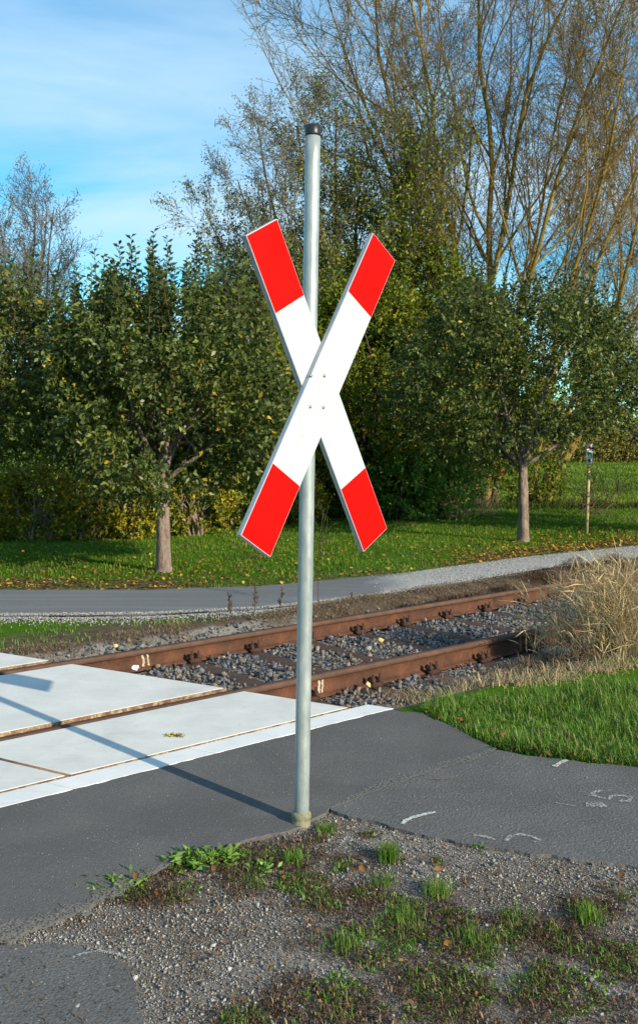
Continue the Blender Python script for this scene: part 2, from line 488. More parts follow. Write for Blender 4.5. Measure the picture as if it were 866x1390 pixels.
def galv():
    m = M("galvanised_steel", .42, .5, .35); c = m.coord("Object", (1, 1, .35)); n = m.noise(c, 26, 5, .6); f = m.noise(m.coord("Object", (1, 1, 2)), 120, 3); l = m.noise(m.coord("Object", (3, 3, .5)), 6, 5)
    col = m.ramp(n, [(.3, (.25, .29, .30)), (.6, (.35, .385, .39)), (.8, (.46, .49, .49))])
    col = m.mix(m.ramp(l, [(.55, 0.0), (.75, .35)]), col, (.26, .30, .32)); m.color(col); m.bump(f, .15, .001)
    m.L(m.ramp(n, [(.3, .36), (.7, .52)]), m.b.inputs["Roughness"]); return m.m
M_GALV = galv()
M_ALU = simple("aluminium_edge", (.30, .34, .37), .45, .5, .3, .15, 20)
def whitemat():
    m = M("white_reflective_sheet", .45, .25); n = m.noise(m.coord(), 9, 5); st = m.noise(m.coord("Object", (9, 9, .8)), 6, 6, .7); sp_ = m.noise(m.coord(), 90, 2, .5)
    col = m.ramp(n, [(.3, (.395, .425, .465)), (.7, (.43, .46, .505))]); col = m.mix(m.ramp(st, [(.52, 0.0), (.78, .38)]), col, (.27, .28, .26))
    m.color(m.mix(m.ramp(sp_, [(.70, 0.0), (.76, .6)]), col, (.14, .13, .11))); return m.m
M_WHITE = whitemat()
def redmat():
    m = M("red_reflective_sheet", .6, .04); c = m.coord(); n = m.noise(c, 4, 5); sc = m.noise(m.coord("Object", (1, 1, .12)), 60, 3)
    col = m.ramp(n, [(.3, (.55, .003, .002)), (.7, (.62, .005, .003))])
    col = m.mix(m.ramp(sc, [(.66, 0.0), (.8, .2)]), col, (.8, .06, .04)); st = m.noise(m.coord('Object', (9, 9, .8)), 6, 6, .7); col = m.mix(m.ramp(st, [(.5, 0.0), (.8, .35)]), col, (.38, .006, .004)); m.color(col); return m.m
M_RED = redmat()
M_BLACK = simple("black_plastic", (.012, .012, .014), .4, .5, 0, .2, 30)
M_BOLT = simple("dull_bolt", (.25, .26, .26), .45, .5, .7, .2, 60)
M_FOOT = simple("mossy_collar", (.20, .19, .13), .85, .2, 0, .35, 40, .4)
def bark(name, a, b, c, streak=(1, 1, .35), sc=18):
    m = M(name, .95, .1); v = m.geo(streak); n = m.noise(v, sc, 7, .75, .6); w_ = m.noise(m.geo(), 5, 4)
    col = m.ramp(n, [(.3, a), (.5, b), (.72, c)]); m.color(m.mix(m.ramp(w_, [(.45, 0.0), (.7, .5)]), col, c)); m.bump(n, 1.0, .03); return m.m
M_BARK_APPLE = bark("apple_bark", (.07, .05, .042), (.20, .145, .12), (.34, .27, .225))
M_BARK_WILLOW = bark("lichened_willow_bark", (.08, .055, .022), (.21, .14, .038), (.34, .235, .06), sc=7)
M_TWIG_WILLOW = bark("willow_twig", (.14, .088, .042), (.23, .15, .07), (.31, .22, .10), sc=4)
M_BARK_DARK = bark("dark_bark", (.035, .028, .02), (.075, .056, .034), (.13, .10, .055), sc=9)
M_TWIG_GREY = bark("grey_twig", (.11, .085, .068), (.19, .145, .115), (.26, .21, .165), sc=4)

GRN_D = (.012, .026, .008); GRN_M = (.024, .056, .012); GRN_L = (.05, .10, .02); YEL = (.42, .27, .02); OLV = (.09, .10, .018)
M_L_APPLE = leafmat("apple_leaves", [(0, (.030, .045, .013)), (.45, (.082, .115, .024)), (.8, (.18, .22, .045)), (.93, (.18, .16, .03)), (.955, (.30, .21, .02)), (1, (.50, .33, .02))], .45, .38, .36)
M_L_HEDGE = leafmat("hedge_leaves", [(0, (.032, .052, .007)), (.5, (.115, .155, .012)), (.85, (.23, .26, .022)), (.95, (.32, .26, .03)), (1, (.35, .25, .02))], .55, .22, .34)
M_L_YELLOW = leafmat("yellowing_leaves", [(0, (.05, .08, .008)), (.4, (.22, .24, .016)), (.7, (.44, .34, .03)), (.88, (.20, .10, .02)), (1, (.40, .28, .02))], .55, .3, .3)
M_L_BROWN = leafmat("autumn_leaves", [(0, (.10, .085, .03)), (.4, (.20, .175, .045)), (.75, (.28, .25, .06)), (1, (.40, .32, .07))], .6, .2, .3)
M_L_SPARSE = leafmat("small_grey_green_leaves", [(0, (.10, .09, .065)), (.5, (.19, .18, .11)), (1, (.27, .27, .16))], .6, .2, .3)
M_L_FRESH = leafmat("fresh_green_leaves", [(0, (.06, .12, .014)), (.5, (.13, .25, .03)), (1, (.22, .34, .07))], .5, .4, .3)
M_GRASS = leafmat("green_grass", [(0, (.04, .10, .008)), (.5, (.095, .20, .014)), (.85, (.18, .30, .035)), (.93, (.20, .20, .06)), (1, (.38, .31, .15))], .5, .35, .3)
M_GRASS_FAR = leafmat("lawn_grass", [(0, (.05, .10, .008)), (.5, (.12, .185, .014)), (.85, (.19, .25, .025)), (1, (.28, .26, .07))], .6, .25, .3)
M_STRAW = leafmat("straw", [(0, (.22, .15, .075)), (.5, (.45, .34, .18)), (1, (.66, .54, .33))], .6, .3, .15)
M_DEAD = leafmat("dead_moss_and_stems", [(0, (.028, .018, .012)), (.5, (.08, .05, .032)), (.85, (.16, .10, .06)), (1, (.30, .22, .13))], .9, .1, .05)
M_DEAD_PALE = leafmat("dry_tangle", [(0, (.09, .06, .04)), (.5, (.19, .135, .09)), (1, (.33, .25, .16))], .9, .1, .05)
M_FALLEN = leafmat("fallen_leaf_colours", [(0, (.10, .045, .02)), (.4, (.22, .10, .035)), (.62, (.34, .20, .04)), (.8, (.55, .36, .03)), (1, (.62, .47, .06))], .7, .2, .15)
def stonemat(name, stops):
    m = M(name, .85, .25); c = m.ramp(m.attr().outputs["Fac"], stops); n = m.noise(m.geo(), 60, 4, .7)
    m.color(m.mix(.6, c, m.mix(1.0, c, m.ramp(n, [(.3, .45), (.7, 1.0)]), 'MULTIPLY'))); return m.m
M_BALLAST = stonemat("ballast_stone", [(0, (.05, .055, .065)), (.45, (.11, .12, .14)), (.7, (.19, .205, .23)), (.8, (.13, .10, .08)), (.92, (.26, .20, .15)), (1, (.34, .31, .27))])
M_PEBBLE = stonemat("grey_grit", [(0, (.11, .105, .10)), (.5, (.28, .27, .26)), (.85, (.46, .45, .44)), (.93, (.26, .2, .15)), (1, (.5, .5, .5))])
M_SAND = simple("yellow_sandstone", (.55, .40, .20), .9, .1, 0, .25, 25, .4)
M_PAINT = None
def paint(name, c, cover):
    m = M(name, .8, .2); n = m.noise(m.geo(), 120, 4, .7); t = m.N("ShaderNodeBsdfTransparent"); x = m.N("ShaderNodeMixShader")
    m.color(c); m.L(m.ramp(n, [(cover - .08, 1.0), (cover + .08, 0.0)]), x.inputs[0]); m.L(t.outputs[0], x.inputs[1]); m.L(m.b.outputs[0], x.inputs[2]); m.L(x.outputs[0], m.o.inputs[0]); return m.m
M_MARK = paint("white_spray", (.55, .57, .55), .55)
M_MARK_FAINT = paint("worn_spray", (.42, .43, .43), .47)
M_DUST = paint("pale_dust", (.19, .18, .17), .48)
M_SANDY = paint("sandy_dust", (.20, .18, .155), .50)

# ------------------------------------------------------------------ ground sheet
def axis(lo, hi, fine, cl, ch, g=1.14):
    a = list(np.arange(lo, hi, fine)); st = fine; v = a[-1]
    while v < ch: st *= g; v += st; a.append(v)
    st = fine; v = a[0]; b = []
    while v > cl: st *= g; v -= st; b.append(v)
    return np.array(b[::-1] + a)
gx = axis(-3.6, 6.5, .07, -900, 900, 1.12); gy = axis(2.3, 15.5, .07, -40, 1400, 1.10)
XX, YY = np.meshgrid(gx, gy); X_, Y_ = XX.ravel(), YY.ravel()
s_, n_ = sn(X_, Y_)
verge_front = [G(*q) for q in ((450, 1098), (480, 1108), (560, 1129), (640, 1146), (740, 1160), (866, 1176), (1100, 1215))]
zone = np.zeros((len(X_), 4)); zone[:, 3] = 1
grassy = ((n_ > 2.9) | ((n_ < -.95) & (X_ > .5) & (Y_ > 4.4)))
zone[:, 0] = grassy * 1.0
lane_d = Y_ - lane_far_y(X_)
soilish = np.clip(1.3 - np.abs(lane_d - .1) * 1.2, 0, 1) * (X_ < 14) * (wave(X_, Y_, 2.2, 4) * .5 + .75) * np.where(X_ < -1.6, 1, np.where(X_ > 2.0, .8, .35))
zone[:, 0] *= 1 - np.clip(soilish, 0, 1)
zone[:, 0] *= 1 - .9 * np.clip(sstep(3.5, 2.9, n_), 0, 1) * (n_ > 2)
zone[:, 0] *= sstep(-.1, .5, wave(X_, Y_, 3.0, 9) + 1.0)
zone[:, 1] = sstep(24.5, 26, Y_)
zone[:, 0] = np.where(Y_ > 25, 1.0, zone[:, 0])
zone[:, 2] = ((n_ > -.9) & (n_ < np.where(s_ > 4, 2.0, 2.4))) * 1.0
zone[:, 2] = np.maximum(zone[:, 2], ((Y_ < 4.4) & (n_ < -1)) * (.35 + .5 * sstep(-.3, .4, wave(X_, Y_, 4, 12))))
Zg = gz(X_, Y_)
m_, k_ = len(gy), len(gx)
ii = (np.arange(m_ - 1)[:, None] * k_ + np.arange(k_ - 1)[None]).ravel()
ground = mk("ground", np.stack([X_, Y_, Zg], 1), np.stack([ii, ii + 1, ii + k_ + 1, ii + k_], 1), M_GROUND, smooth=True)
ca = ground.data.color_attributes.new("zone", 'FLOAT_COLOR', 'POINT'); ca.data.foreach_set("color", zone.astype(np.float32).ravel())
ground['kind'] = 'structure'

# ------------------------------------------------------------------ roads
edge_top = [T(-9, -.975), T(2.09, -.975)]
road_poly = [edge_top[0], edge_top[1], G(545, 966), G(572, 968), G(610, 984), G(640, 1000), G(672, 1017),
             G(560, 1053), G(452, 1094), G(430, 1108), G(409, 1121), G(330, 1142), G(250, 1163), G(190, 1190), G(100, 1238), G(40, 1262), G(0, 1272), G(-120, 1285), np.array([-9.0, 3.0, 0])]
road = sheet("road", road_poly, 0.0, M_ASPH, ragged=.012, step=.02, seed=5, thick=.05)
path_poly = [G(672, 1017), G(740, 1028), G(866, 1041), np.array([6.0, 3.9, 0]), np.array([6.0, 2.6, 0])] + verge_front[::-1] + [G(452, 1094), G(560, 1053)]
footpath = sheet("footpath", path_poly, -.002, M_ASPH2, ragged=.012, step=.02, seed=5, thick=.05)
# joint between the two surfacings: ragged dusty strip
jp = [G(452, 1094), G(500, 1073), G(560, 1052), G(620, 1034), G(672, 1016)]
def ribbon(name, pts, widths, z, mat, seed=1, rag=.15):
    P = np.array([p[:2] for p in pts]); t = np.linspace(0, len(P) - 1, len(P) * 14)
    Q = np.stack([np.interp(t, range(len(P)), P[:, i]) for i in (0, 1)], 1); W = np.interp(t, range(len(P)), widths)
    D = unit(np.gradient(Q, axis=0)); Nn = np.stack([-D[:, 1], D[:, 0]], 1)
    r = np.random.default_rng(seed); ker = np.ones(5) / 5; j1 = np.convolve(r.normal(size=len(W)), ker, 'same') * 1.6; j2 = np.convolve(r.normal(size=len(W)), ker, 'same') * 1.6; a = Q + Nn * (W * (.5 + rag * j1))[:, None]; b = Q - Nn * (W * (.5 + rag * j2))[:, None]
    V = np.concatenate([np.c_[a, np.full(len(a), z)], np.c_[b, np.full(len(b), z)]]); i = np.arange(len(a) - 1); k = len(a)
    return mk(name, V, np.stack([i, i + k, i + k + 1, i + 1], 1), mat)
o = ribbon("path_joint", jp, [.02, .05, .06, .07, .035], .004, M_DUST, 3, .25); o['kind'] = 'structure'
# dusty run-out of the road edge
o = ribbon("road_edge_dust", [G(-40, 1276), G(30, 1262), G(100, 1238), G(160, 1206), G(225, 1175)], [.10, .12, .12, .08, .03], .005, M_SANDY, 8, .3); o['kind'] = 'structure'
# lower left: second tarmac patch
o = sheet("old_road_patch", [G(-300, 1290), G(0, 1281), G(60, 1276), G(110, 1282), G(140, 1294), G(172, 1308), G(185, 1335), G(200, 1440), G(-300, 1500)], -.008, M_ASPH2, ragged=.02, step=.04, seed=9, thick=.04)
o = ribbon("road_line", [G(96, 1300), G(112, 1294), G(135, 1290), G(160, 1294), G(178, 1302)], [.006, .012, .014, .012, .004], .0, M_MARK_FAINT, 8, .2); o['kind'] = 'structure'
# lane
def lane_sheet():
    # strips across the lane with a gravel tint that grows to the right
    xs = np.linspace(-8, 24, 200); V = []; t = []
    for x in xs:
        a, b = lane_near_y(x), lane_far_y(x)
        a += .04 * wave(np.array([x]), np.array([0]), 3, 21)[0]; b += .05 * wave(np.array([x]), np.array([0]), 3, 22)[0]
        for k in range(5):
            y = a + (b - a) * k / 4
            V.append((x, y, LZ + .006 + .02 * math.sin(pi * k / 4))); t.append(sstep(.2, 1.6, x - (0 if k < 4 else .2)) )
    i = (np.arange(199)[:, None] * 5 + np.arange(4)[None]).ravel()
    o = mk("lane", V, np.stack([i, i + 5, i + 6, i + 1], 1), M_LANE, tint=np.array(t), smooth=True); o['kind'] = 'structure'
lane_sheet()

# sprayed survey marks (flat paint on the asphalt)
def stroke_px(name, label, strokes, wd, mat, z=.003):
    acc = Acc()
    for st in strokes:
        P = np.array([G(*q)[:2] for q in st]); t = np.linspace(0, len(P) - 1, len(P) * 5)
        Q = np.stack([np.interp(t, range(len(P)), P[:, i]) for i in (0, 1)], 1); D = unit(np.gradient(Q, axis=0)); Nn = np.stack([-D[:, 1], D[:, 0]], 1)
        W = wd * .5 * (.7 + .5 * rng.random(len(Q)))[:, None]
        a, b = Q + Nn * W, Q - Nn * W; k = len(a); i = np.arange(k - 1)
        acc.add(np.concatenate([np.c_[a, np.full(k, z)], np.c_[b, np.full(k, z)]]), np.stack([i, i + k, i + k + 1, i + 1], 1))
    return tag(acc.build(name, mat), label, "road marking", "sprayed marks on the footpath")
stroke_px("paint_mark", "short white painted dash at the grass edge of the footpath", [[(752, 1041), (760, 1036), (769, 1032)]], .03, M_MARK)
stroke_px("paint_mark", "white curved painted dash at the gravel edge of the footpath", [[(546, 1119), (551, 1114), (560, 1110), (575, 1106), (591, 1103)]], .022, M_MARK)
stroke_px("sprayed_number", "faded sprayed number 5 on the footpath just above the pale spot", [[(797, 1080), (806, 1076), (816, 1073)], [(797, 1078), (810, 1082), (824, 1085)], [(826, 1086), (829, 1081), (842, 1080), (856, 1083), (853, 1088), (838, 1088)]], .022, M_MARK_FAINT)
stroke_px("sprayed_number", "faint sprayed loop of a number near the gravel edge", [[(686, 1142), (692, 1136), (706, 1133), (722, 1136), (732, 1141), (724, 1143)], [(643, 1134), (656, 1136), (672, 1140)]], .022, M_MARK_FAINT)
stroke_px("paint_mark", "pale round paint spot below the sprayed number", [[(795, 1093), (801, 1093.5), (808, 1094), (815, 1093.5), (820, 1093)]], .055, M_MARK_FAINT, .0045)
stroke_px("paint_mark", "thin faint chalk line left of the pale paint spot", [[(745, 1089), (765, 1092), (782, 1095)]], .008, M_MARK_FAINT)
o = ribbon("straw_stalk", [G(583, 1059), G(600, 1059), G(624, 1057)], [.005, .006, .003], .006, M_STRAW, 8, .2)
tag(o, "thin dry stalk lying on the footpath next to the joint", "stalk")

# ------------------------------------------------------------------ crossing panels
SK = -.37
def skew_poly(s0, s1, n0, n1):          # s at n=0
    return [T(s0 + SK * n0, n0), T(s1 + SK * n0, n0), T(s1 + SK * n1, n1), T(s0 + SK * n1, n1)]
def panel(s0, s1, n0, n1, label, edge_sides, z=.004):
    p = skew_poly(s0, s1, n0, n1); c = np.mean(p, 0)
    t = thing("crossing_panel", label, "concrete panel", (c[0], c[1], -.14), "concrete panels of the level crossing")
    e = .012
    bevel_prism("concrete_slab", skew_poly(s0 + e, s1 - e, n0 + e, n1 - e), -.138, z, M_CONC, t, .004)
    # steel frame: four bars slightly below the slab top
    a = Acc()
    for (q0, q1, m0, m1) in ((s0, s1, n0, n0 + e), (s0, s1, n1 - e, n1)):
        pp = skew_poly(q0, q1, m0, m1)
        V = [np.array([*x[:2], -.135]) for x in pp] + [np.array([*x[:2], z - .003]) for x in pp]
        a.add(V, np.array([(0, 3, 2, 1), (4, 5, 6, 7), (0, 1, 5, 4), (1, 2, 6, 5), (2, 3, 7, 6), (3, 0, 4, 7)]))
    a.build("steel_edge", M_EDGE, t)
    a = Acc()
    for (q0, q1) in ((s0, s0 + e), (s1 - e, s1)):
        pp = skew_poly(q0, q1, n0 + e, n1 - e)
        V = [np.array([*x[:2], -.135]) for x in pp] + [np.array([*x[:2], z - .003]) for x in pp]
        a.add(V, np.array([(0, 3, 2, 1), (4, 5, 6, 7), (0, 1, 5, 4), (1, 2, 6, 5), (2, 3, 7, 6), (3, 0, 4, 7)]))
    a.build("steel_edge", M_SEAM, t)
    return t
S1 = 1.61; PL = 1.86
panel(S1 - PL + .004, S1, -.795, -.045, "pale concrete panel between the near rail and the asphalt, with the leaf sprig", 0)
panel(S1 - 2 * PL, S1 - PL - .004, -.795, -.045, "corner of a pale concrete panel at the left frame edge, beside the asphalt", 0)
panel(S1 - 1.2 * PL - .3, S1, .085, 1.40, "large pale concrete panel between the two rails", 0)
panel(S1 - 2.2 * PL - .6, S1 - 1.2 * PL - .308, .085, 1.40, "pale concrete panel between the rails beyond the left frame edge", 0)
panel(S1 - PL + .004, S1, 1.60, 2.30, "pale concrete panel behind the far rail at the left frame edge", 0)
# kerb strip
ks = [-3.2, -1.6, -.30 - .35, .60 - .35 + .05, 1.05, 1.74]
ks = [-2.6, -1.3, -.38, .42, 1.12, 1.74]
lab = ["white kerb stone beyond the left frame edge", "white kerb stone at the left frame edge beside the asphalt", "white kerb stone crossed by the pole shadow", "middle white kerb stone left of the pole", "white kerb stone at the right end of the strip, behind the pole"]
for i in range(5):
    p = skew_poly(ks[i] + .003, ks[i + 1] - .003, -.972, -.808)
    o = bevel_prism("kerb_stone", p, -.13, .0012 + .0006 * (i % 2), M_KERB, None, .0015)
    tag(o, lab[i], "kerb stone", "kerb stones along the crossing")
# rusty grit in the seam
p = [T(-3, -.806), T(1.93, -.806), T(1.93, -.797), T(-3, -.797)]
o = sheet("seam_grit", p, -.004, M_SEAM, kind='structure', ragged=.004, step=.03)
# twig sprig on the panel
sp_ = thing("leaf_sprig", "small yellow green leaf sprig lying on the near concrete panel", "sprig", G(237, 999, .006))
c0 = G(237, 999, .006); seg = []; LP = []
for k in range(7):
    a = rng.uniform(-.5, .5); d = np.array([cos(a), sin(a) * .8, 0]) * (1 if k % 2 else -1); q = c0 + np.array([rng.uniform(-.03, .03), rng.uniform(-.015, .015), .003])
    seg.append([*q, *(q + d * .06), .0015, .001])
    for u in np.linspace(.1, 1, 9): LP.append(q + d * .065 * u)
V, F = frusta(seg, 4); mk("stem", V, F, M_DEAD, sp_, np.full(len(V), .6))
LP = np.array(LP); V, F, tt = leaves(LP, rng.normal(size=LP.shape) * [1, 1, .35] + [0, 0, .15], .022, .008, rng.uniform(.4, .75, len(LP))); mk("foliage", V, F, M_L_YELLOW, sp_, tt)

# ------------------------------------------------------------------ rails
prof = [(-.0625, -.159), (.0625, -.159), (.0625, -.149), (.030, -.139), (.0085, -.128), (.0075, -.050), (.012, -.042), (.0335, -.036), (.0335, -.006), (.028, 0), (-.028, 0), (-.0335, -.006), (-.0335, -.036), (-.012, -.042), (-.0075, -.050), (-.0085, -.128), (-.030, -.139), (-.0625, -.149)]
def make_rail(nc, s0, s1, label):
    o0 = T(s0, nc, -.159)
    t = thing("rail", label, "rail", o0, "rails of the railway track")
    ss = np.concatenate([np.arange(s0, 16, .5), np.arange(16, s1, 3)]); k = len(prof)
    V = [T(s, nc + u, v) for s in ss for (u, v) in prof]
    i = np.arange(len(ss) - 1)[:, None] * k; j = np.arange(k)[None]
    F = np.stack([i + j, i + k + j, i + k + (j + 1) % k, i + (j + 1) % k], -1).reshape(-1, 4)
    mi = np.tile([0 if j_ in range(0, 6) or j_ in range(13, 18) else 1 for j_ in range(k)], len(ss) - 1)
    mk("rail_body", V, F, [M_RUST_WEB, M_RUST_HEAD], t, midx=mi)
    return t
rail_near = make_rail(0.0, -9, 60, "rusty rail nearer to the pole, between the concrete panels and into the tall dry grass")
rail_far = make_rail(1.51, -9, 60, "rusty rail farther from the pole, running beside the mossy bank")
def weld(rail, nc, s, side=-1):
    m = M_WELD; acc = Acc(); r = np.random.default_rng(int(s * 100))
    # two ragged lime runs down the web
    for off, wd in ((-.018, .014), (.022, .011)):
        zs = np.linspace(-.045, -.135, 12); sw = off + .006 * np.cumsum(r.normal(size=12)) * .5
        u = np.interp(zs, [-.135, -.128, -.05, -.045], [.022, .0115, .0105, .013]) * side
        a = [T(s + q - wd * r.uniform(.4, 1), nc + uu, z) for q, uu, z in zip(sw, u, zs)]; b = [T(s + q + wd * r.uniform(.4, 1), nc + uu, z) for q, uu, z in zip(sw, u, zs)]
        i = np.arange(11); acc.add(a + b, np.stack([i, i + 12, i + 13, i + 1], 1))
    acc.build("weld_residue", m, rail)
M_WELD = simple("lime_white_residue", (.38, .33, .26), .9, .1, 0, .4, 60)
def web_s(px, py, nc):
    w_ = G(px, py, -.08); return sn(w_[0], w_[1])[0]
weld(rail_far, 1.51, web_s(203, 897, 1.51)); weld(rail_near, 0.0, web_s(436, 930, 0))
# rail joint line
def joint(rail, nc, s):
    V, F = box_v(T(s, nc, -.018), (*TD, 0), (*TN, 0), (0, 0, 1), .0025, .0345, .019); mk("joint_gap", V, np.array(F), M_RUST_DK, rail)
joint(rail_far, 1.51, web_s(674, 806, 1.51))

# ------------------------------------------------------------------ sleepers with clips
SLP = 2.17
def make_sleeper(s):
    c = T(s, .755, -.25)
    t = thing("railway_sleeper", "x", "railway sleeper", c, "brown steel sleepers of the track")
    # trough shaped sleeper, rounded top, flared ends
    nn = np.linspace(-.48, 1.99, 26); pr = [(-.13, -.09), (-.118, -.035), (-.09, -.008), (-.04, 0), (.04, 0), (.09, -.008), (.118, -.035), (.13, -.09)]
    V = []; 
    for n in nn:
        e = max(0, (abs(n - .755) - 1.1) / .14); dz = -.05 * e * e
        for (u, v) in pr: V.append(T(s + u * (1 + .1 * min(e, 1)), n, -.158 + v + dz))
    k = len(pr); i = np.arange(25)[:, None] * k; j = np.arange(k - 1)[None]
    F = np.stack([i + j, i + j + 1, i + k + j + 1, i + k + j], -1).reshape(-1, 4)
    mk("sleeper_body", V, F, M_SLEEPER, t, smooth=True)
    for nc in (0, 1.51):
        for sd_ in (-1, 1):
            a = Acc(); n = nc + sd_ * .092
            V, F = box_v(T(s, n, -.140), (*TD, 0), (*TN, 0), (0, 0, 1), .05, .034, .017); a.add(V, np.array(F))
            for q in (-1, 1):
                V, F = box_v(T(s + q * .03, n - sd_ * .012, -.115), (*TD, 0), unit(np.array([TN[0], TN[1], -.55 * sd_])), unit(np.array([TN[0] * .55 * sd_, TN[1] * .55 * sd_, 1])), .014, .036, .011); a.add(V, np.array(F))
            cl = a.build("rail_clip", M_RUST_DK, t)
            V, Fs = tube([T(s, n, -.130), T(s, n, -.108), T(s, n, -.107), T(s, n, -.072)], [.019, .019, .010, .010], 6)
            # two nuts per clip plate, side by side
            V2, Fs2 = tube([T(s + .033, n + sd_ * .01, -.130), T(s + .033, n + sd_ * .01, -.09), T(s + .033, n + sd_ * .01, -.089), T(s + .033, n + sd_ * .01, -.062)], [.019, .019, .011, .010], 6)
            V1, Fs1 = tube([T(s - .033, n + sd_ * .01, -.130), T(s - .033, n + sd_ * .01, -.09), T(s - .033, n + sd_ * .01, -.089), T(s - .033, n + sd_ * .01, -.062)], [.019, .019, .011, .010], 6)
            b = Acc(); b.add(V1, Fs1); b.add(V2, Fs2); b.build("clip_bolt", M_RUST_DK, cl)
    return t
slp0 = make_sleeper(SLP)
ordn = "first second third fourth fifth sixth seventh eighth ninth tenth eleventh twelfth thirteenth fourteenth fifteenth sixteenth seventeenth eighteenth".split()
slp0['label'] = "steel sleeper nearest the crossing panels, just behind the pole"
for i in range(1, 16):
    c = copy_tree(slp0); p = T(SLP + .61 * i, .755, -.25); c.location = [float(v) for v in p]
    c['label'] = "brown steel sleeper, %s in the row counted away from the crossing panels" % ordn[i]

# ------------------------------------------------------------------ ballast
def ballast():
    area = [T(.4, -.55), T(13, -.55), T(13, 2.7), T(-1.5, 2.7), T(-1.5, 1.55), T(.4, 1.55)]
    P = scatter(area, 30000); s, n = sn(P[:, 0], P[:, 1])
    edge = S1 + SK * n
    keep = (s > edge + .005) | ((n > 1.62) & (s > S1 + SK * n + .01)) | (n > 2.36)
    # leave rails and sleepers free
    keep &= (np.abs(n) > .09) & (np.abs(n - 1.51) > .09)
    ph = (s - SLP + .305) % .61 - .305
    onsl = (np.abs(ph) < .105) & (n > -.5) & (n < 2.0)
    keep &= ~(onsl & (rng.random(len(s)) < .80))
    keep &= ~((n > 2.15) & (rng.random(len(s)) < (n - 2.15) * 3.5)) & ~((s > 3.6) & (n > 1.8) & (rng.random(len(s)) < .85))
    keep &= ~((s > 9) & (rng.random(len(s)) < .35)) & ~((n < -.05) & (s > 4.2))
    P, s, n, ph = P[keep], s[keep], n[keep], ph[keep]
    sz = np.clip(.021 * np.exp(rng.normal(0, .28, len(P))), .010, .042) * np.where(s > 8, 1.2, 1); 
    base = np.where((n > -.5) & (n < 2.0), -.185 + .035 * np.clip(np.abs(ph) / .3, 0, 1), -.18)
    base = np.maximum(base, gz(P[:, 0], P[:, 1]) + .0)
    base = base + rng.uniform(-.008, .018, len(P))
    tint = np.where(rng.random(len(P)) < .78, rng.uniform(0, .72, len(P)), rng.uniform(.72, 1, len(P)))
    mosty = wave(P[:, 0], P[:, 1], 2, 31) > .35
    tint = np.where(mosty & (rng.random(len(P)) < .35), rng.uniform(.76, .95, len(P)), tint)
    acc = rocks(np.c_[P, base], sz, tint, .25)
    o = acc.build("ballast", M_BALLAST); tag(o, "grey crushed stone ballast in and beside the track", "ballast", kind='stuff')
ballast()
o = rocks(np.array([G(515, 873, -.12)]), np.array([.052]), np.array([.5])).build("yellow_stone", M_SAND); tag(o, "pale yellow stone lying on the grey ballast between the rails", "stone", "odd light stones in the track")
o = rocks(np.array([G(500, 932, -.12)]), np.array([.038]), np.array([.5])).build("yellow_stone", M_SAND); tag(o, "small tan stone beside the nearer rail in front of a clip", "stone", "odd light stones in the track")
o = rocks(np.array([G(157, 878, -.12)]), np.array([.035]), np.array([.5])).build("yellow_stone", M_SAND); tag(o, "flat tan stone in the ballast behind the far rail", "stone", "odd light stones in the track")
# crumpled bit of blue white foil by the far rail
bm = bmesh.new(); bmesh.ops.create_icosphere(bm, subdivisions=2, radius=.03)
for v in bm.verts: v.co *= 1 + .35 * random.uniform(-1, 1); v.co.z *= .7
q = G(184, 906, -.05); bmesh.ops.translate(bm, verts=bm.verts, vec=q)
o = from_bm("litter_scrap", bm, simple("pale_blue_film", (.5, .6, .78), .4, .5, 0, .2, 20)); tag(o, "crumpled pale blue scrap of plastic at the foot of the far rail", "litter")

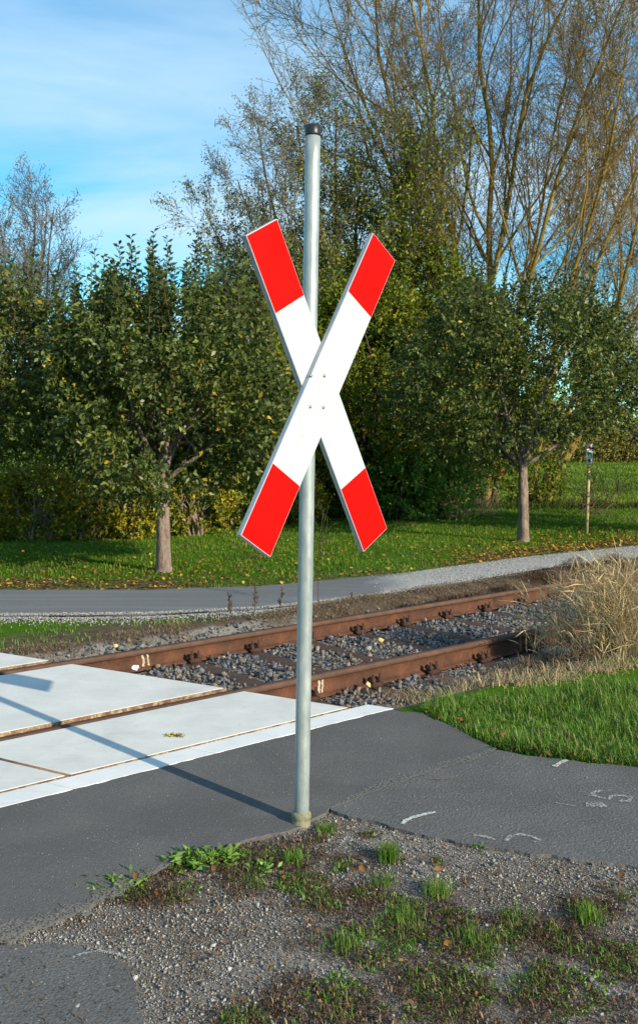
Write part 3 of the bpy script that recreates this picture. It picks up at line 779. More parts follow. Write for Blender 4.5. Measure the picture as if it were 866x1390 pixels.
# ------------------------------------------------------------------ crossing sign
def sign():
    base = np.array([-.0768, 4.035, 0.0]); t = thing("railway_crossing_sign", "red and white diagonal cross sign on a tall galvanised pole at the crossing", "railway sign", (base[0], base[1], -.02))
    top = np.array([base[0] + .052, base[1], 2.985]); R = .0322
    n = 96; zs = np.linspace(-.015, 1, 40)
    pole = lambda z: base + (top - base) * (z / top[2])
    pts = [pole(z) for z in np.linspace(-.02, 2.945, 30)]
    V, Fs = tube(pts, [R] * 30, 40); po = mk("pole", V, Fs, M_GALV, t, smooth=False)
    for p in po.data.polygons: p.use_smooth = len(p.vertices) == 4
    V, Fs = tube([pole(z) for z in (2.938, 2.946, 2.9815, 2.985)], [R + .0005, R + .002, R + .002, R - .003], 40)
    cp = mk("pole_cap", V, Fs, M_BLACK, t)
    for p in cp.data.polygons: p.use_smooth = len(p.vertices) == 4
    prf = [(-.03, .041), (.010, .040), (.018, .038), (.024, .0425), (.038, .0425), (.044, .039), (.049, .0322)]
    V, Fs = tube([pole(z) for z, r in prf], [r for z, r in prf], 32, cap=False)
    mk("base_collar", V, Fs, M_FOOT, t, smooth=True)
    az = radians(47.7); rt = np.array([cos(az), sin(az), 0]); nn = np.array([sin(az), -cos(az), 0]); up = np.array([0, 0, 1.0])
    cf = np.array([.0235, 3.975, 1.8837])
    def board(c, ax, L, W, name, lab):
        ay = np.cross(ax, nn); ay = ay / np.linalg.norm(ay)
        def slab(u0, u1, v0, v1, d0, d1, nm, mat, par, mid=None, bev=0, smooth=False):
            V = [c + ax * u + ay * v + nn * d for d in (d0, d1) for v in (v0, v1) for u in (u0, u1)]
            bm = bmesh.new(); vs = [bm.verts.new(v) for v in V]
            for f in [(0, 2, 3, 1), (4, 5, 7, 6), (0, 1, 5, 4), (2, 6, 7, 3), (0, 4, 6, 2), (1, 3, 7, 5)]: bm.faces.new([vs[i] for i in f])
            bmesh.ops.recalc_face_normals(bm, faces=bm.faces)
            if bev: bmesh.ops.bevel(bm, geom=list(bm.edges), offset=bev, segments=2, affect='EDGES')
            return from_bm(nm, bm, mat, par)
        b = slab(-L / 2, L / 2, -W / 2, W / 2, -.0255, -.006, name, M_ALU, t, bev=.0012); b['label'] = lab
        slab(-L / 2, L / 2, -W / 2, W / 2, -.0062, 0.0, "white_face", M_WHITE, b, bev=.0015)
        rl = .325; e = .003
        slab(L / 2 - rl, L / 2 - e, -W / 2 + e, W / 2 - e, -.001, .0006, "red_end", M_RED, b)
        slab(-L / 2 + e, -L / 2 + rl, -W / 2 + e, W / 2 - e, -.001, .0006, "red_end", M_RED, b)
        return b
    pa, pb = radians(58.0), radians(61.0)
    fb = board(cf, cos(pa) * rt + sin(pa) * up, 1.515, .188, "front_board", "front board rising to the right, white with red ends")
    bx = -cos(pb) * rt + sin(pb) * up
    rb = board(cf - nn * .0265 + bx * -.0387, bx, 1.475, .194, "rear_board", "rear board rising to the left, white with red ends")
    # rivets through the front board
    for (px, py) in ((422, 510), (440, 510), (421, 552), (438.7, 553)):
        r = ray(px, py); o_ = np.array([0, 0, EYE]); tt = ((cf - o_) @ nn) / (r @ nn); q = o_ + r * tt
        V, Fs = tube([q - nn * .001, q + nn * .002, q + nn * .0045, q + nn * .005], [.0075, .0075, .005, .001], 14)
        mk("rivet", V, Fs, M_BOLT, fb, smooth=True)
    # clamp bands round the pole behind the boards
    for z in (1.80, 1.97):
        V, Fs = tube([pole(z - .015), pole(z + .015)], [R + .003, R + .003], 32); mk("clamp_band", V, Fs, M_GALV, t)
sign()

# ------------------------------------------------------------------ small white trail sign on a wooden post
def trail_sign():
    Y = 18.1; b = AT(796.5, Y, -.13); ztop = ZAT(602, Y)
    t = thing("trail_sign", "small white trail sign on a slim wooden post at the lawn edge", "sign", b)
    V, Fs = tube([b, b + [.02, 0, .7], b + [.035, 0, ztop + .1 - .15]], [.034, .031, .028], 12); mk("post", V, Fs, simple("weathered_wood", (.38, .28, .16), .85, .2, 0, .3, 9), t, smooth=True)
    c = AT(799.3, Y - .045, (ZAT(602, Y) + ZAT(630, Y)) / 2); az = radians(30); rt = np.array([cos(az), sin(az), 0]); nn = np.array([sin(az), -cos(az), 0]); h = (ZAT(602, Y) - ZAT(630, Y)) / 2
    V, F = box_v(c, rt, nn, (0, 0, 1), .088, .012, h); sp = mk("sign_plate", V, np.array(F), simple("sign_white", (.68, .70, .72), .5, .4, 0, .05, 8), t)
    def mark(pts, z, mat, nm):
        P = [c + rt * (u * .088 - .012) + np.array([0, 0, z + v * .05]) + nn * .0135 for u, v in pts]; k = len(P)
        P2 = [p - nn * .003 for p in P]; F = [np.array([list(range(k))]), np.array([list(range(k, 2 * k))[::-1]])]
        mk(nm, P + P2, F, mat, sp)
    RD = simple("sign_red", (.5, .02, .03), .5, .4); BK = simple("sign_black", (.02, .025, .03), .5, .4); GN = simple("sign_dark_green", (.01, .06, .05), .5, .4)
    mark([(-.7, -.5), (.6, -1), (.6, -.2), (.2, .1), (.5, .8), (-.2, .4), (-.7, .2)], h * .66, RD, "red_pictogram")
    mark([(-.5, -1), (-.2, -1), (-.1, -.2), (.2, .1), (.5, -1), (.7, -.9), (.4, .5), (-.1, .7), (-.2, 1), (-.45, 1), (-.5, .5)], 0.0, GN, "walker_pictogram")
    a = np.linspace(0, 2 * pi, 12, endpoint=False); mark([(.5 * cos(q), .75 * sin(q)) for q in a], -h * .66, BK, "round_pictogram")
    for z in (h * .33, -h * .33): mark([(-.85, -.06), (.85, -.06), (.85, .06), (-.85, .06)], z, BK, "divider_line")
trail_sign()
# slim pale stake seen beside it, further back
b = AT(766, 60, -.15); V, Fs = tube([b, b + [0, 0, ZAT(606, 60) + .15]], [.07, .065], 8)
o = mk("stake", V, Fs, simple("pale_stake", (.45, .42, .36), .8, .2)); tag(o, "thin pale stake standing in the meadow left of the trail sign", "stake")

# ------------------------------------------------------------------ trees
class Grow:
    def __init__(s, seed): s.r = random.Random(seed); s.S = []; s.big = []; s.tips = []
    def br(s, p, d, r, L, lev, cfg):
        R = s.r; c = cfg[lev]; n = c['n']; q = list(p); d = list(d); pts = [tuple(q)]; rad = [r]; tw = c.get('wob', .12); up = c.get('up', .05); re = c.get('end', .25)
        dirs = []
        for i in range(n):
            d[0] += R.gauss(0, tw); d[1] += R.gauss(0, tw); d[2] += R.gauss(0, tw) + up
            m = math.sqrt(d[0] ** 2 + d[1] ** 2 + d[2] ** 2); d = [v / m for v in d]
            q = [q[k] + d[k] * L / n for k in range(3)]; pts.append(tuple(q)); dirs.append(tuple(d)); rad.append(r * (1 - (1 - re) * (i + 1) / n))
        for i in range(n): s.S.append((*pts[i], *pts[i + 1], rad[i], rad[i + 1], lev))
        if lev + 1 < len(cfg):
            m = c['kids']
            for k in range(m):
                t = c.get('start', .2) + (1 - c.get('start', .2)) * (k + R.random()) / m; f = t * n; i = min(n - 1, int(f)); u = f - i
                b = [pts[i][a] * (1 - u) + pts[i + 1][a] * u for a in range(3)]; dd = dirs[i]
                ang = radians(R.uniform(*c['ang'])); v = [R.gauss(0, 1) for _ in range(3)]
                dot = sum(v[a] * dd[a] for a in range(3)); v = [v[a] - dot * dd[a] for a in range(3)]; mm = math.sqrt(sum(x * x for x in v)) + 1e-9
                nd = [dd[a] * cos(ang) + v[a] / mm * sin(ang) for a in range(3)]
                l2 = L * c['len'] * R.uniform(.6, 1.15) * (1 - .55 * t if lev == 0 else 1 - .35 * t)
                rr = (rad[i] * (1 - u) + rad[i + 1] * u)
                s.br(b, nd, max(c.get('rmin', .003), rr * c.get('rk', .5)), l2, lev + 1, cfg)
        if lev >= len(cfg) - 1:
            for i in range(n): s.tips.append((*pts[i + 1], *dirs[i]))
    def build(s, parent, nm_big, mat_big, nm_small, mat_small, split, rmin_px=.004):
        S = np.array(s.S); lev = S[:, 8]; S = S[:, :8]; S[:, 6:] = np.maximum(S[:, 6:], rmin_px)
        big = lev < split; V, F = frusta(S[big], 7); mk(nm_big, V, F, mat_big, parent, smooth=True)
        if (~big).any(): V, F = frusta(S[~big], 3); mk(nm_small, V, F, mat_small, parent, smooth=True)
def skew_tint(N, pw=1.0, r=rng): return r.random(N) ** pw

def trunk(parent, pts, radii, mat, k=14, seed=1):
    P = np.array(pts, float); t = np.linspace(0, len(P) - 1, 18); Q = np.stack([np.interp(t, range(len(P)), P[:, i]) for i in range(3)], 1); R = np.interp(t, range(len(P)), radii)
    V, Fs = tube(Q, R, k); r = np.random.default_rng(seed)
    a = np.arctan2(V[:, 1] - P[0, 1], V[:, 0] - P[0, 0]); V[:, :2] += (V[:, :2] - np.repeat(Q, k, 0)[:, :2]) * (.10 * np.sin(3 * a + V[:, 2] * 2) + .07 * r.normal(size=len(V)))[:, None]
    return mk("trunk", V, Fs, mat, parent, smooth=True)

def shoots(C, D, Ls, nl, lsz, tint_f, spread=.9):
    """leafy shoots: centres C, directions D; returns leaf arrays and stem segs"""
    N = len(C); D = unit(D); u = rng.random((N, nl)); P = C[:, None] + D[:, None] * (u * Ls[:, None])[..., None]
    Dl = unit(D[:, None] * .45 + rng.normal(size=(N, nl, 3)) * spread)
    P = P.reshape(-1, 3) + rng.normal(size=(N * nl, 3)) * .012; Dl = Dl.reshape(-1, 3)
    L = lsz * rng.uniform(.65, 1.25, len(P))
    seg = np.c_[C, C + D * Ls[:, None], np.full(N, .004), np.full(N, .0022)]
    return (P, Dl, L), seg
def crown(parent, cen, rad, N, nl, lsz, mat, seed, shell=.55, freq=1.6, thr=-.35, stem_mat=None, wr=.5, upb=.4, tint=None, lo_cut=None, Ls=(.25, .5), name="crown", stem=True, drop=0):
    global rng; rng = np.random.default_rng(seed)
    u = unit(rng.normal(size=(N * 4, 3))); rr = rng.random(N * 4) ** (1 / 3.0); rr = rr ** shell
    bump = 1 + .16 * wave(u[:, 0] * 2 + u[:, 2], u[:, 1] * 2 - u[:, 2], 2.2, seed)
    q = u * (rr * bump)[:, None] * np.asarray(rad) + np.asarray(cen)
    f = wave(q[:, 0] + q[:, 2] * .6, q[:, 1] * .7 + q[:, 2], freq, seed + 3)
    k = f > thr
    if lo_cut is not None: k &= q[:, 2] > (lo_cut(q[:, 0]) if callable(lo_cut) else lo_cut) + .15 * wave(q[:, 0], q[:, 1], 3, seed)
    q = q[k][:N]; u_ = unit(q - np.asarray(cen))
    D = unit(u_ + [0, 0, upb] + rng.normal(size=q.shape) * .5); Lh = rng.uniform(*Ls, len(q))
    (P, Dl, L), seg = shoots(q, D, Lh, nl, lsz, None)
    if drop: Dl[:, 2] -= drop; Dl = unit(Dl)
    clump = wave(P[:, 0] * 1.3, P[:, 2] * 1.3 + P[:, 1], 2.2, seed + 9) * .14
    tt = np.clip((tint(len(P)) if tint else rng.random(len(P)) * .9) + clump * (rng.random(len(P)) < .97), 0, 1)
    V, F, ta = leaves(P, Dl, L, L * wr, tt)
    o = mk(name, V, F, mat, parent, ta)
    if stem and stem_mat: V, F = frusta(seg, 3); mk("twigs", V, F, stem_mat, parent, smooth=True)
    return o, q
def ap_tint(n):
    t = rng.random(n) * .85; y = rng.random(n) < .022; t[y] = rng.uniform(.95, 1, y.sum()); return t

def apple(px, Y, label, zc, rad, ztr, N, seed, tr=.105, lean=0, shoots_top=0, lo=None, group="small fruit trees on the lawn", dx=0):
    b = AT(px, Y, float(gz(*AT(px, Y)[:2])) - .02); t = thing("apple_tree", label, "tree", b, group)
    hub = b + [lean, 0, ztr + .12]
    trunk(t, [b - [0, 0, .05], b + [0, 0, .12], b + [lean * .4, 0, ztr * .6], hub, hub + [0, 0, .5]], [tr * 1.35, tr * 1.05, tr * .88, tr * .85, tr * .6], M_BARK_APPLE, seed=seed)
    cen = np.array([hub[0] + dx, hub[1], zc])
    g = Grow(seed)
    for k in range(9):
        a = k * 2 * pi / 9 + g.r.uniform(-.3, .3); el = g.r.uniform(.6, 1.3)
        g.br(hub + [0, 0, g.r.uniform(-.05, .45)], (cos(a) * cos(el) * rad[0], sin(a) * cos(el) * rad[1], sin(el) * 1.4), tr * .42, g.r.uniform(.75, 1.05) * rad[0], 0,
             [dict(n=7, kids=7, ang=(30, 65), len=.5, rk=.55, wob=.13, up=.03), dict(n=4, kids=4, ang=(25, 60), len=.5, rk=.55, wob=.18), dict(n=3, wob=.2)])
    g.build(t, "branches", M_BARK_APPLE, "twigs", M_BARK_DARK, 2)
    crown(t, cen, rad, N, 16, .078, M_L_APPLE, seed, tint=ap_tint, lo_cut=lo, stem_mat=None, shell=.66, thr=-.22, freq=2.1, upb=.5, drop=.15)
    if shoots_top:
        r = np.random.default_rng(seed + 77); n = shoots_top
        a = r.uniform(0, 2 * pi, n); q = np.sqrt(r.random(n)) * .85
        P0 = np.stack([cen[0] + np.cos(a) * q * rad[0], cen[1] + np.sin(a) * q * rad[1], cen[2] + rad[2] * np.sqrt(1 - q * q) * .85], 1)
        D = unit(np.stack([r.normal(0, .09, n), r.normal(0, .09, n), np.ones(n)], 1)); Ls = r.uniform(.35, 1.0, n)
        acc = Acc(); st = np.c_[P0, P0 + D * Ls[:, None], np.full(n, .007), np.full(n, .003)]; V, F = frusta(st, 4); mk("water_shoots", V, F, M_BARK_DARK, t)
        P = []; DD = []
        for i in range(n):
            m = int(Ls[i] / .028); u = np.linspace(.05, 1, m); P.append(P0[i] + D[i] * (u * Ls[i])[:, None]); an = np.arange(m) * 2.4; DD.append(np.stack([np.cos(an), np.sin(an), np.full(m, .75)], 1))
        P = np.concatenate(P); DD = np.concatenate(DD); V, F, ta = leaves(P, DD, .10 * r.uniform(.7, 1.2, len(P)), .046, r.random(len(P)) * .6); mk("shoot_leaves", V, F, M_L_APPLE, t, ta)
    return t
YA = 12.75
apple(221, YA, "apple tree with a straight pale trunk left of the cross sign", 2.22, (1.62, 1.5, 1.42), 1.0, 2900, 11, tr=.098, shoots_top=150, lo=lambda x: np.where(x < -2.9, 1.4, .98), dx=.12)
apple(-45, 13.6, "apple tree at the left frame edge, its trunk outside the picture", 2.55, (1.9, 1.6, 1.3), 1.4, 2100, 23, shoots_top=70, lo=1.55)
apple(711, 16.75, "wide apple tree with a slim trunk left of the trail sign", 2.75, (2.02, 1.8, 1.5), 1.1, 3000, 31, tr=.095, shoots_top=60, lo=lambda x: np.where(x > 4.15, 1.85, 1.02), lean=-.02, dx=-.05)
apple(1015, 17.6, "apple tree at the right frame edge, only its leafy left side showing", 2.7, (2.1, 1.9, 1.7), 1.2, 2400, 43, shoots_top=40, lo=1.05)

# --- shrubs
def shrub(name, px, Y, w_, ztop, label, mat, seed, N=1500, nl=16, lsz=.09, depth=1.2, shell=.55, thr=-.35, tint=None, cat="shrub", group="shrubs behind the lawn", zlow=None, stems=10, bark=M_BARK_DARK, Ls=(.25, .55)):
    b = AT(px, Y, -.14); t = thing(name, label, cat, b, group)
    g = Grow(seed)
    for k in range(stems):
        a = g.r.uniform(0, 2 * pi); ln = g.r.uniform(.1, .5)
        g.br(b + [g.r.uniform(-.25, .25) * w_, g.r.uniform(-.2, .2), 0], (cos(a) * ln * w_ / max(ztop, 1), sin(a) * ln * .5, 1), .03 * max(1, ztop / 3), ztop * g.r.uniform(.6, .9), 0, [dict(n=6, kids=4, ang=(20, 45), len=.45, rk=.55, wob=.1), dict(n=3, wob=.15)])
    g.build(t, "stems", bark, "stems", bark, 9)
    zl = -.1 if zlow is None else zlow
    crown(t, (b[0], b[1], (ztop + zl) / 2), (w_, depth, (ztop - zl) / 2 * 1.04), N, nl, lsz, mat, seed, shell=shell, thr=thr, tint=tint, Ls=Ls, lo_cut=-.1)
    return t
ht = lambda n: rng.random(n) ** 1.1
shrub("shrub", 325, 20.5, 1.45, 4.55, "tall yellow green bush directly right of the left apple tree", M_L_HEDGE, 51, 2400, lsz=.085, tint=lambda n: .25 + rng.random(n) * .75, depth=1.5)
shrub("shrub", 402, 22.5, 1.4, 5.4, "tall dark bush just behind the pole", M_L_HEDGE, 52, 2200, lsz=.09, depth=1.5)
shrub("shrub", 495, 22, 1.7, 5.2, "dense dark green bush right of the lower sign arms", M_L_HEDGE, 53, 2600, lsz=.09, tint=lambda n: rng.random(n) * .95, depth=1.6)
shrub("shrub", 580, 23, 1.9, 6.2, "tall green bush left of the wide apple tree", M_L_HEDGE, 54, 2600, lsz=.10, depth=1.6)
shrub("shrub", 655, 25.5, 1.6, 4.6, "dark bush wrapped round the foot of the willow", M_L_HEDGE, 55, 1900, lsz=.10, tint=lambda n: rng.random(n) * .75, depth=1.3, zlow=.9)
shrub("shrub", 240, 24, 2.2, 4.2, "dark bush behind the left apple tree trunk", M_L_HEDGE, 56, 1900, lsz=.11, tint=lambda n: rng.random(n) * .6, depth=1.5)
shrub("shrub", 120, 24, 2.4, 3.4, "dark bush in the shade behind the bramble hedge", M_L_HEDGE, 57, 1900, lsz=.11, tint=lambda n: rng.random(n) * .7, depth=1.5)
shrub("shrub", 45, 19.5, 1.1, 1.95, "pale green bush at the left frame edge behind the brambles", M_L_FRESH, 58, 900, lsz=.08, depth=.8, stems=6)
shrub("shrub", 0, 23.0, 1.6, 3.0, "olive bush filling the left frame edge", M_L_YELLOW, 59, 1000, lsz=.09, depth=.9, tint=lambda n: rng.random(n) * .5, stems=6)
shrub("shrub", 545, 21.2, .7, 1.25, "low bright bush at the lawn edge below the tall hedge", M_L_FRESH, 60, 320, lsz=.09, depth=.5, stems=5, tint=lambda n: rng.random(n) * .6)
shrub("shrub", 610, 21.6, .6, 1.1, "small bright bush next to the dry grass tuft", M_L_FRESH, 61, 260, lsz=.08, depth=.5, stems=5, tint=lambda n: rng.random(n) * .6)
shrub("shrub", 728, 26, .8, 1.3, "low scrubby bush behind the trunk of the wide apple tree", M_L_HEDGE, 62, 260, lsz=.09, depth=.5, stems=14, tint=lambda n: .2 + rng.random(n) * .6)
for i, (px, Y, w_, zt, lb) in enumerate([(-20, 17.2, .9, 1.15, "at the left frame edge"), (55, 17.0, .8, 1.2, "with the palest leaves, left of the trunk"), (120, 17.3, .8, 1.05, "half way between frame edge and trunk"), (178, 17.4, .7, 1.2, "just left of the apple trunk"),
                                     (262, 17.9, .8, 1.15, "just right of the apple trunk"), (330, 19.2, .8, 1.1, "left of the lower sign arm"), (392, 20.4, .7, .9, "behind the pole")]):
    shrub("bramble_bush", px, Y, w_, zt, "yellowing bramble bush " + lb, M_L_YELLOW, 70 + i, 420, nl=14, lsz=.075, depth=.45, shell=.8, thr=-.5, group="bramble bushes along the lawn edge", cat="bush", stems=14, bark=M_TWIG_GREY, tint=(lambda n: rng.random(n)) if i != 5 else (lambda n: rng.random(n) * .5), Ls=(.12, .3))

# --- middle tree, leafy at the right, airy at the left
def mid_tree():
    Y = 23.5; b = AT(480, Y, -.14); t = thing("leafy_tree", "tall half bare tree behind the upper part of the sign", "tree", b)
    g = Grow(5)
    cfg = [dict(n=9, kids=19, ang=(22, 45), len=.36, rk=.45, wob=.045, up=.03, start=.25, end=.15), dict(n=5, kids=11, ang=(20, 45), len=.42, rk=.5, wob=.10, up=.05), dict(n=3, kids=5, ang=(20, 45), len=.6, rk=.6, wob=.13, up=.03), dict(n=2, wob=.15)]
    for px, py, r in ((345, 150, .10), (300, 245, .08), (325, 195, .08), (375, 130, .10), (410, 120, .11), (455, 105, .12), (500, 135, .12), (545, 130, .12), (590, 180, .11), (600, 280, .09), (330, 330, .07)):
        tgt = AT(px, Y + g.r.uniform(-1.2, 1.2), ZAT(py, Y)); p0 = b + [(tgt[0] - b[0]) * .08, g.r.uniform(-.2, .2), 0]; d = tgt - p0; L = float(np.linalg.norm(d)); d = d / L; d = unit(d - [0, 0, .06 * abs(d[0]) * 3])
        g.br(p0, tuple(d), r, L * .93, 0, cfg)
    g.build(t, "trunk", M_BARK_DARK, "twigs", M_TWIG_GREY, 1, .005)
    Tp = np.array(g.tips); r = np.random.default_rng(3)
    px = Tp[:, 0] / Tp[:, 1] * FPX + CX; py = YH - (Tp[:, 2] - EYE) / Tp[:, 1] * FPX
    dens = sstep(360, 500, px) * sstep(60, 260, py) * .8 + sstep(230, 420, py) * .8
    k = r.random(len(Tp)) < np.clip(dens, .0, 1); A = Tp[k]
    P = np.repeat(A[:, :3], 3, 0) + r.normal(size=(len(A) * 3, 3)) * .12; D = r.normal(size=P.shape); V, F, ta = leaves(P, D, .09, .048, .1 + r.random(len(P)) * .85, r=r)
    mk("leaves", V, F, M_L_HEDGE, t, ta)
    A = Tp[(px < 440) | (r.random(len(Tp)) < .3)]
    P = np.repeat(A[:, :3], 2, 0) + r.normal(size=(len(A) * 2, 3)) * .08; V, F, ta = leaves(P, r.normal(size=P.shape), .06, .03, r.random(len(P)), r=r)
    mk("leaves", V, F, M_L_SPARSE, t, ta)
    # ivy round the stems
    crown(t, (b[0] + .9, b[1], 3.0), (1.9, 1.2, 2.7), 1700, 14, .09, M_L_HEDGE, 91, tint=lambda n: .15 + rng.random(n) * .8, shell=.7, thr=.0, name="ivy", Ls=(.2, .45))
mid_tree()

# --- willows
def willow(px, Y, label, stems, seed, kidscale=1.0, leafn=.6, base_spread=.5):
    b = AT(px, Y, -.14); t = thing("willow_tree", label, "tree", b, "bare willows at the meadow edge")
    g = Grow(seed); ks = lambda v: max(2, int(v * kidscale))
    cfg = [dict(n=14, kids=ks(12), ang=(20, 48), len=.52, rk=.55, wob=.085, up=.02, start=.25, end=.10), dict(n=9, kids=ks(18), ang=(22, 50), len=.36, rk=.42, wob=.11, up=.05, start=.12), dict(n=4, kids=ks(10), ang=(20, 48), len=.5, rk=.55, wob=.12, up=.03), dict(n=3, wob=.13, up=.02)]
    for (tx, ty, r, sag) in stems:
        tgt = AT(tx, Y + g.r.uniform(-1.5, 1.5), ZAT(ty, Y)); p0 = b + [g.r.uniform(-base_spread, base_spread), g.r.uniform(-.4, .4), 0]; d = tgt - p0; L = float(np.linalg.norm(d)); d = d / L
        d = d + np.array([d[0] * sag, 0, -sag * .2]); d = unit(d)
        c0_ = dict(cfg[0]); c0_['len'] = .30 if tx < 530 else .38 if tx < 570 else cfg[0]['len']
        g.br(p0, tuple(d), r * .78, L, 0, [c0_] + cfg[1:])
    g.build(t, "trunk", M_BARK_WILLOW, "twigs", M_TWIG_WILLOW, 2, .0055)
    Tp = np.array(g.tips); r = np.random.default_rng(seed); A = Tp[r.random(len(Tp)) < leafn]
    P = A[:, :3] + r.normal(size=(len(A), 3)) * .07; V, F, ta = leaves(P, r.normal(size=P.shape) + [0, 0, -.6], .07, .02, r.random(len(P)), r=r); mk("leaves", V, F, M_L_BROWN, t, ta)
willow(655, 25.5, "tall bare willow with ochre stems fanning out above the wide apple tree",
       [(505, -70, .09, .03), (540, -120, .12, .04), (580, -160, .13, .02), (560, -60, .11, .03), (640, -200, .15, 0), (680, -120, .12, .02), (715, -200, .15, 0), (790, -140, .14, .05), (860, -20, .13, .1), (940, 80, .13, .15), (760, 20, .11, .06)], 101, 1.0)
willow(735, 28, "second willow leaning to the right behind the wide apple tree",
       [(900, 100, .12, .2), (960, 220, .11, .3), (860, 60, .11, .1), (940, 330, .09, .4), (830, 180, .09, .1), (890, 240, .09, .2), (1010, 150, .11, .2)], 102, .98)
willow(985, 31, "slender willow at the right frame edge with upright twigs",
       [(850, 20, .09, 0), (900, 80, .09, .1), (840, 160, .08, .05), (960, 180, .08, .2), (880, -60, .09, 0)], 103, .95)

# --- far left airy tree
def far_tree(px, Y, label, w_, ztop, seed):
    b = AT(px, Y, -.14); t = thing("airy_tree", label, "tree", b); g = Grow(seed)
    cfg = [dict(n=7, kids=16, ang=(25, 50), len=.42, rk=.45, wob=.06, up=.03, start=.3), dict(n=4, kids=8, ang=(20, 50), len=.45, rk=.5, wob=.1), dict(n=3, kids=6, ang=(20, 50), len=.5, rk=.6, wob=.13), dict(n=2, wob=.15)]
    for k in range(12):
        a = k * .7; ln = g.r.uniform(.05, .42); g.br(b + [0, 0, 0], (cos(a) * ln, sin(a) * ln, 1), .09, ztop * g.r.uniform(.72, 1.0), 0, cfg)
    g.build(t, "trunk", M_TWIG_GREY, "twigs", M_TWIG_GREY, 1, .0065)
    Tp = np.array(g.tips); r = np.random.default_rng(seed); A = Tp[r.random(len(Tp)) < .5]
    P = A[:, :3] + r.normal(size=(len(A), 3)) * .12; V, F, ta = leaves(P, r.normal(size=P.shape), .085, .04, r.random(len(P)), r=r); mk("leaves", V, F, M_L_SPARSE, t, ta)
far_tree(5, 35, "pale feathery tree far behind at the left frame edge", 2.5, 11.6, 202)

# --- low bare boughs of the wide apple tree region: fallen limb scrub
def scrub(px, Y, label, seed, w_=1.0, h=1.0):
    b = AT(px, Y, -.14); t = thing("bare_scrub", label, "shrub", b); g = Grow(seed)
    for k in range(10):
        g.br(b + [g.r.uniform(-.4, .4) * w_, 0, 0], (g.r.uniform(-1, 1) * w_, g.r.uniform(-.3, .3), h * .7), .02, 1.3 * h, 0, [dict(n=5, kids=6, ang=(25, 60), len=.5, rk=.5, wob=.15), dict(n=3, kids=4, ang=(25, 60), len=.5, rk=.6, wob=.2), dict(n=2, wob=.2)])
    g.build(t, "stems", M_BARK_DARK, "twigs", M_BARK_DARK, 1, .005)
scrub(800, 23, "dark bare scrub in front of the meadow behind the trail sign", 301, 1.0, .9)
scrub(640, 23.2, "ochre bare stems at the foot of the willow, above the dry grass tuft", 302, .7, 1.2)

# --- hedgerows far off
def far_hedge(x0, x1, Y, ztop, N, lsz, mat, seed, label):
    r = np.random.default_rng(seed); a, b = AT(x0, Y), AT(x1, Y); x = r.uniform(a[0], b[0], N); h = ztop * (.62 + .22 * wave(x, 0 * x, .9, seed) + .15 * wave(x, 0 * x, 4, seed))
    z = r.random(N) ** .8 * h; y = Y + r.normal(0, .9, N) + z * .1
    P = np.stack([x, y, z - .12], 1); V, F, ta = leaves(P, r.normal(size=P.shape), lsz * r.uniform(.6, 1.3, N), lsz * .55, r.random(N), r=r)
    o = mk("far_hedgerow", V, F, mat, None, ta); tag(o, label, "hedgerow", kind='stuff')
far_hedge(560, 1200, 78, 5.2, 42000, .24, M_L_BROWN, 401, "brownish hedgerow at the far side of the meadow")
far_hedge(560, 1200, 83, 7.0, 36000, .30, M_L_HEDGE, 402, "dark green tree line beyond the far hedgerow")
far_hedge(-300, 640, 46, 5.0, 22000, .34, M_L_HEDGE, 403, "dark wood edge behind the bushes at the left")
# weedy ditch
def ditch():
    r = np.random.default_rng(9); N = 5000; px = r.uniform(560, 930, N); Y = 25.3 + r.normal(0, .35, N); P = np.stack([(px - CX) / FPX * Y, Y, np.full(N, -.14)], 1)
    h = r.uniform(.12, .42, N) * (1 + .5 * wave(P[:, 0], P[:, 1], 2.5, 4)); V, Fs, ta = blades(P, np.abs(h) * .7, .02, r.uniform(0, 6.28, N), r.uniform(.1, .8, N), r.random(N) ** 1.5 * .35)
    o = mk("ditch_weeds", V, Fs, M_L_HEDGE, None, ta); tag(o, "dark strip of rank weeds between lawn and meadow", "weeds", kind='stuff')
ditch()

# ------------------------------------------------------------------ grass
def grassfield(name, label, P, hr, wr_, mat, tint, lean=(.1, .8), zoff=-.01, cat="grass"):
    N = len(P); Z = gz(P[:, 0], P[:, 1]) + zoff; h = rng.uniform(*hr, N) * np.clip(.85 + .55 * wave(P[:, 0], P[:, 1], 4.5, 66), .35, 1.4)
    V, Fs, ta = blades(np.c_[P, Z], h, rng.uniform(*wr_, N), rng.uniform(0, 2 * pi, N), rng.uniform(*lean, N), tint)
    return tag(mk(name, V, Fs, mat, None, ta), label, cat, kind='stuff')
rng = np.random.default_rng(77)
# lush verge at the right of the path
gp = [G(568, 962), G(600, 950), G(700, 943), G(780, 934), G(900, 918), G(1300, 895), G(1300, 1075), G(866, 1040), G(760, 1029), G(672, 1013), G(630, 992)]
P = scatter(gp, 60000); s, n = sn(P[:, 0], P[:, 1]); d = wave(P[:, 0], P[:, 1], 7, 71)
P = P[(n < -.5 - .15 * rng.random(len(P))) & (d + rng.random(len(P)) * 1.3 > -.12)]
t = np.clip(.05 + rng.random(len(P)) * .82 + .14 * wave(P[:, 0], P[:, 1], 5, 72), 0, .88); y_ = rng.random(len(P)) < .09; t[y_] = rng.uniform(.92, 1, y_.sum())
grassfield("verge_grass", "lush bright green grass right of the footpath", P, (.045, .13), (.003, .0062), M_GRASS, t, (.15, 1.25))
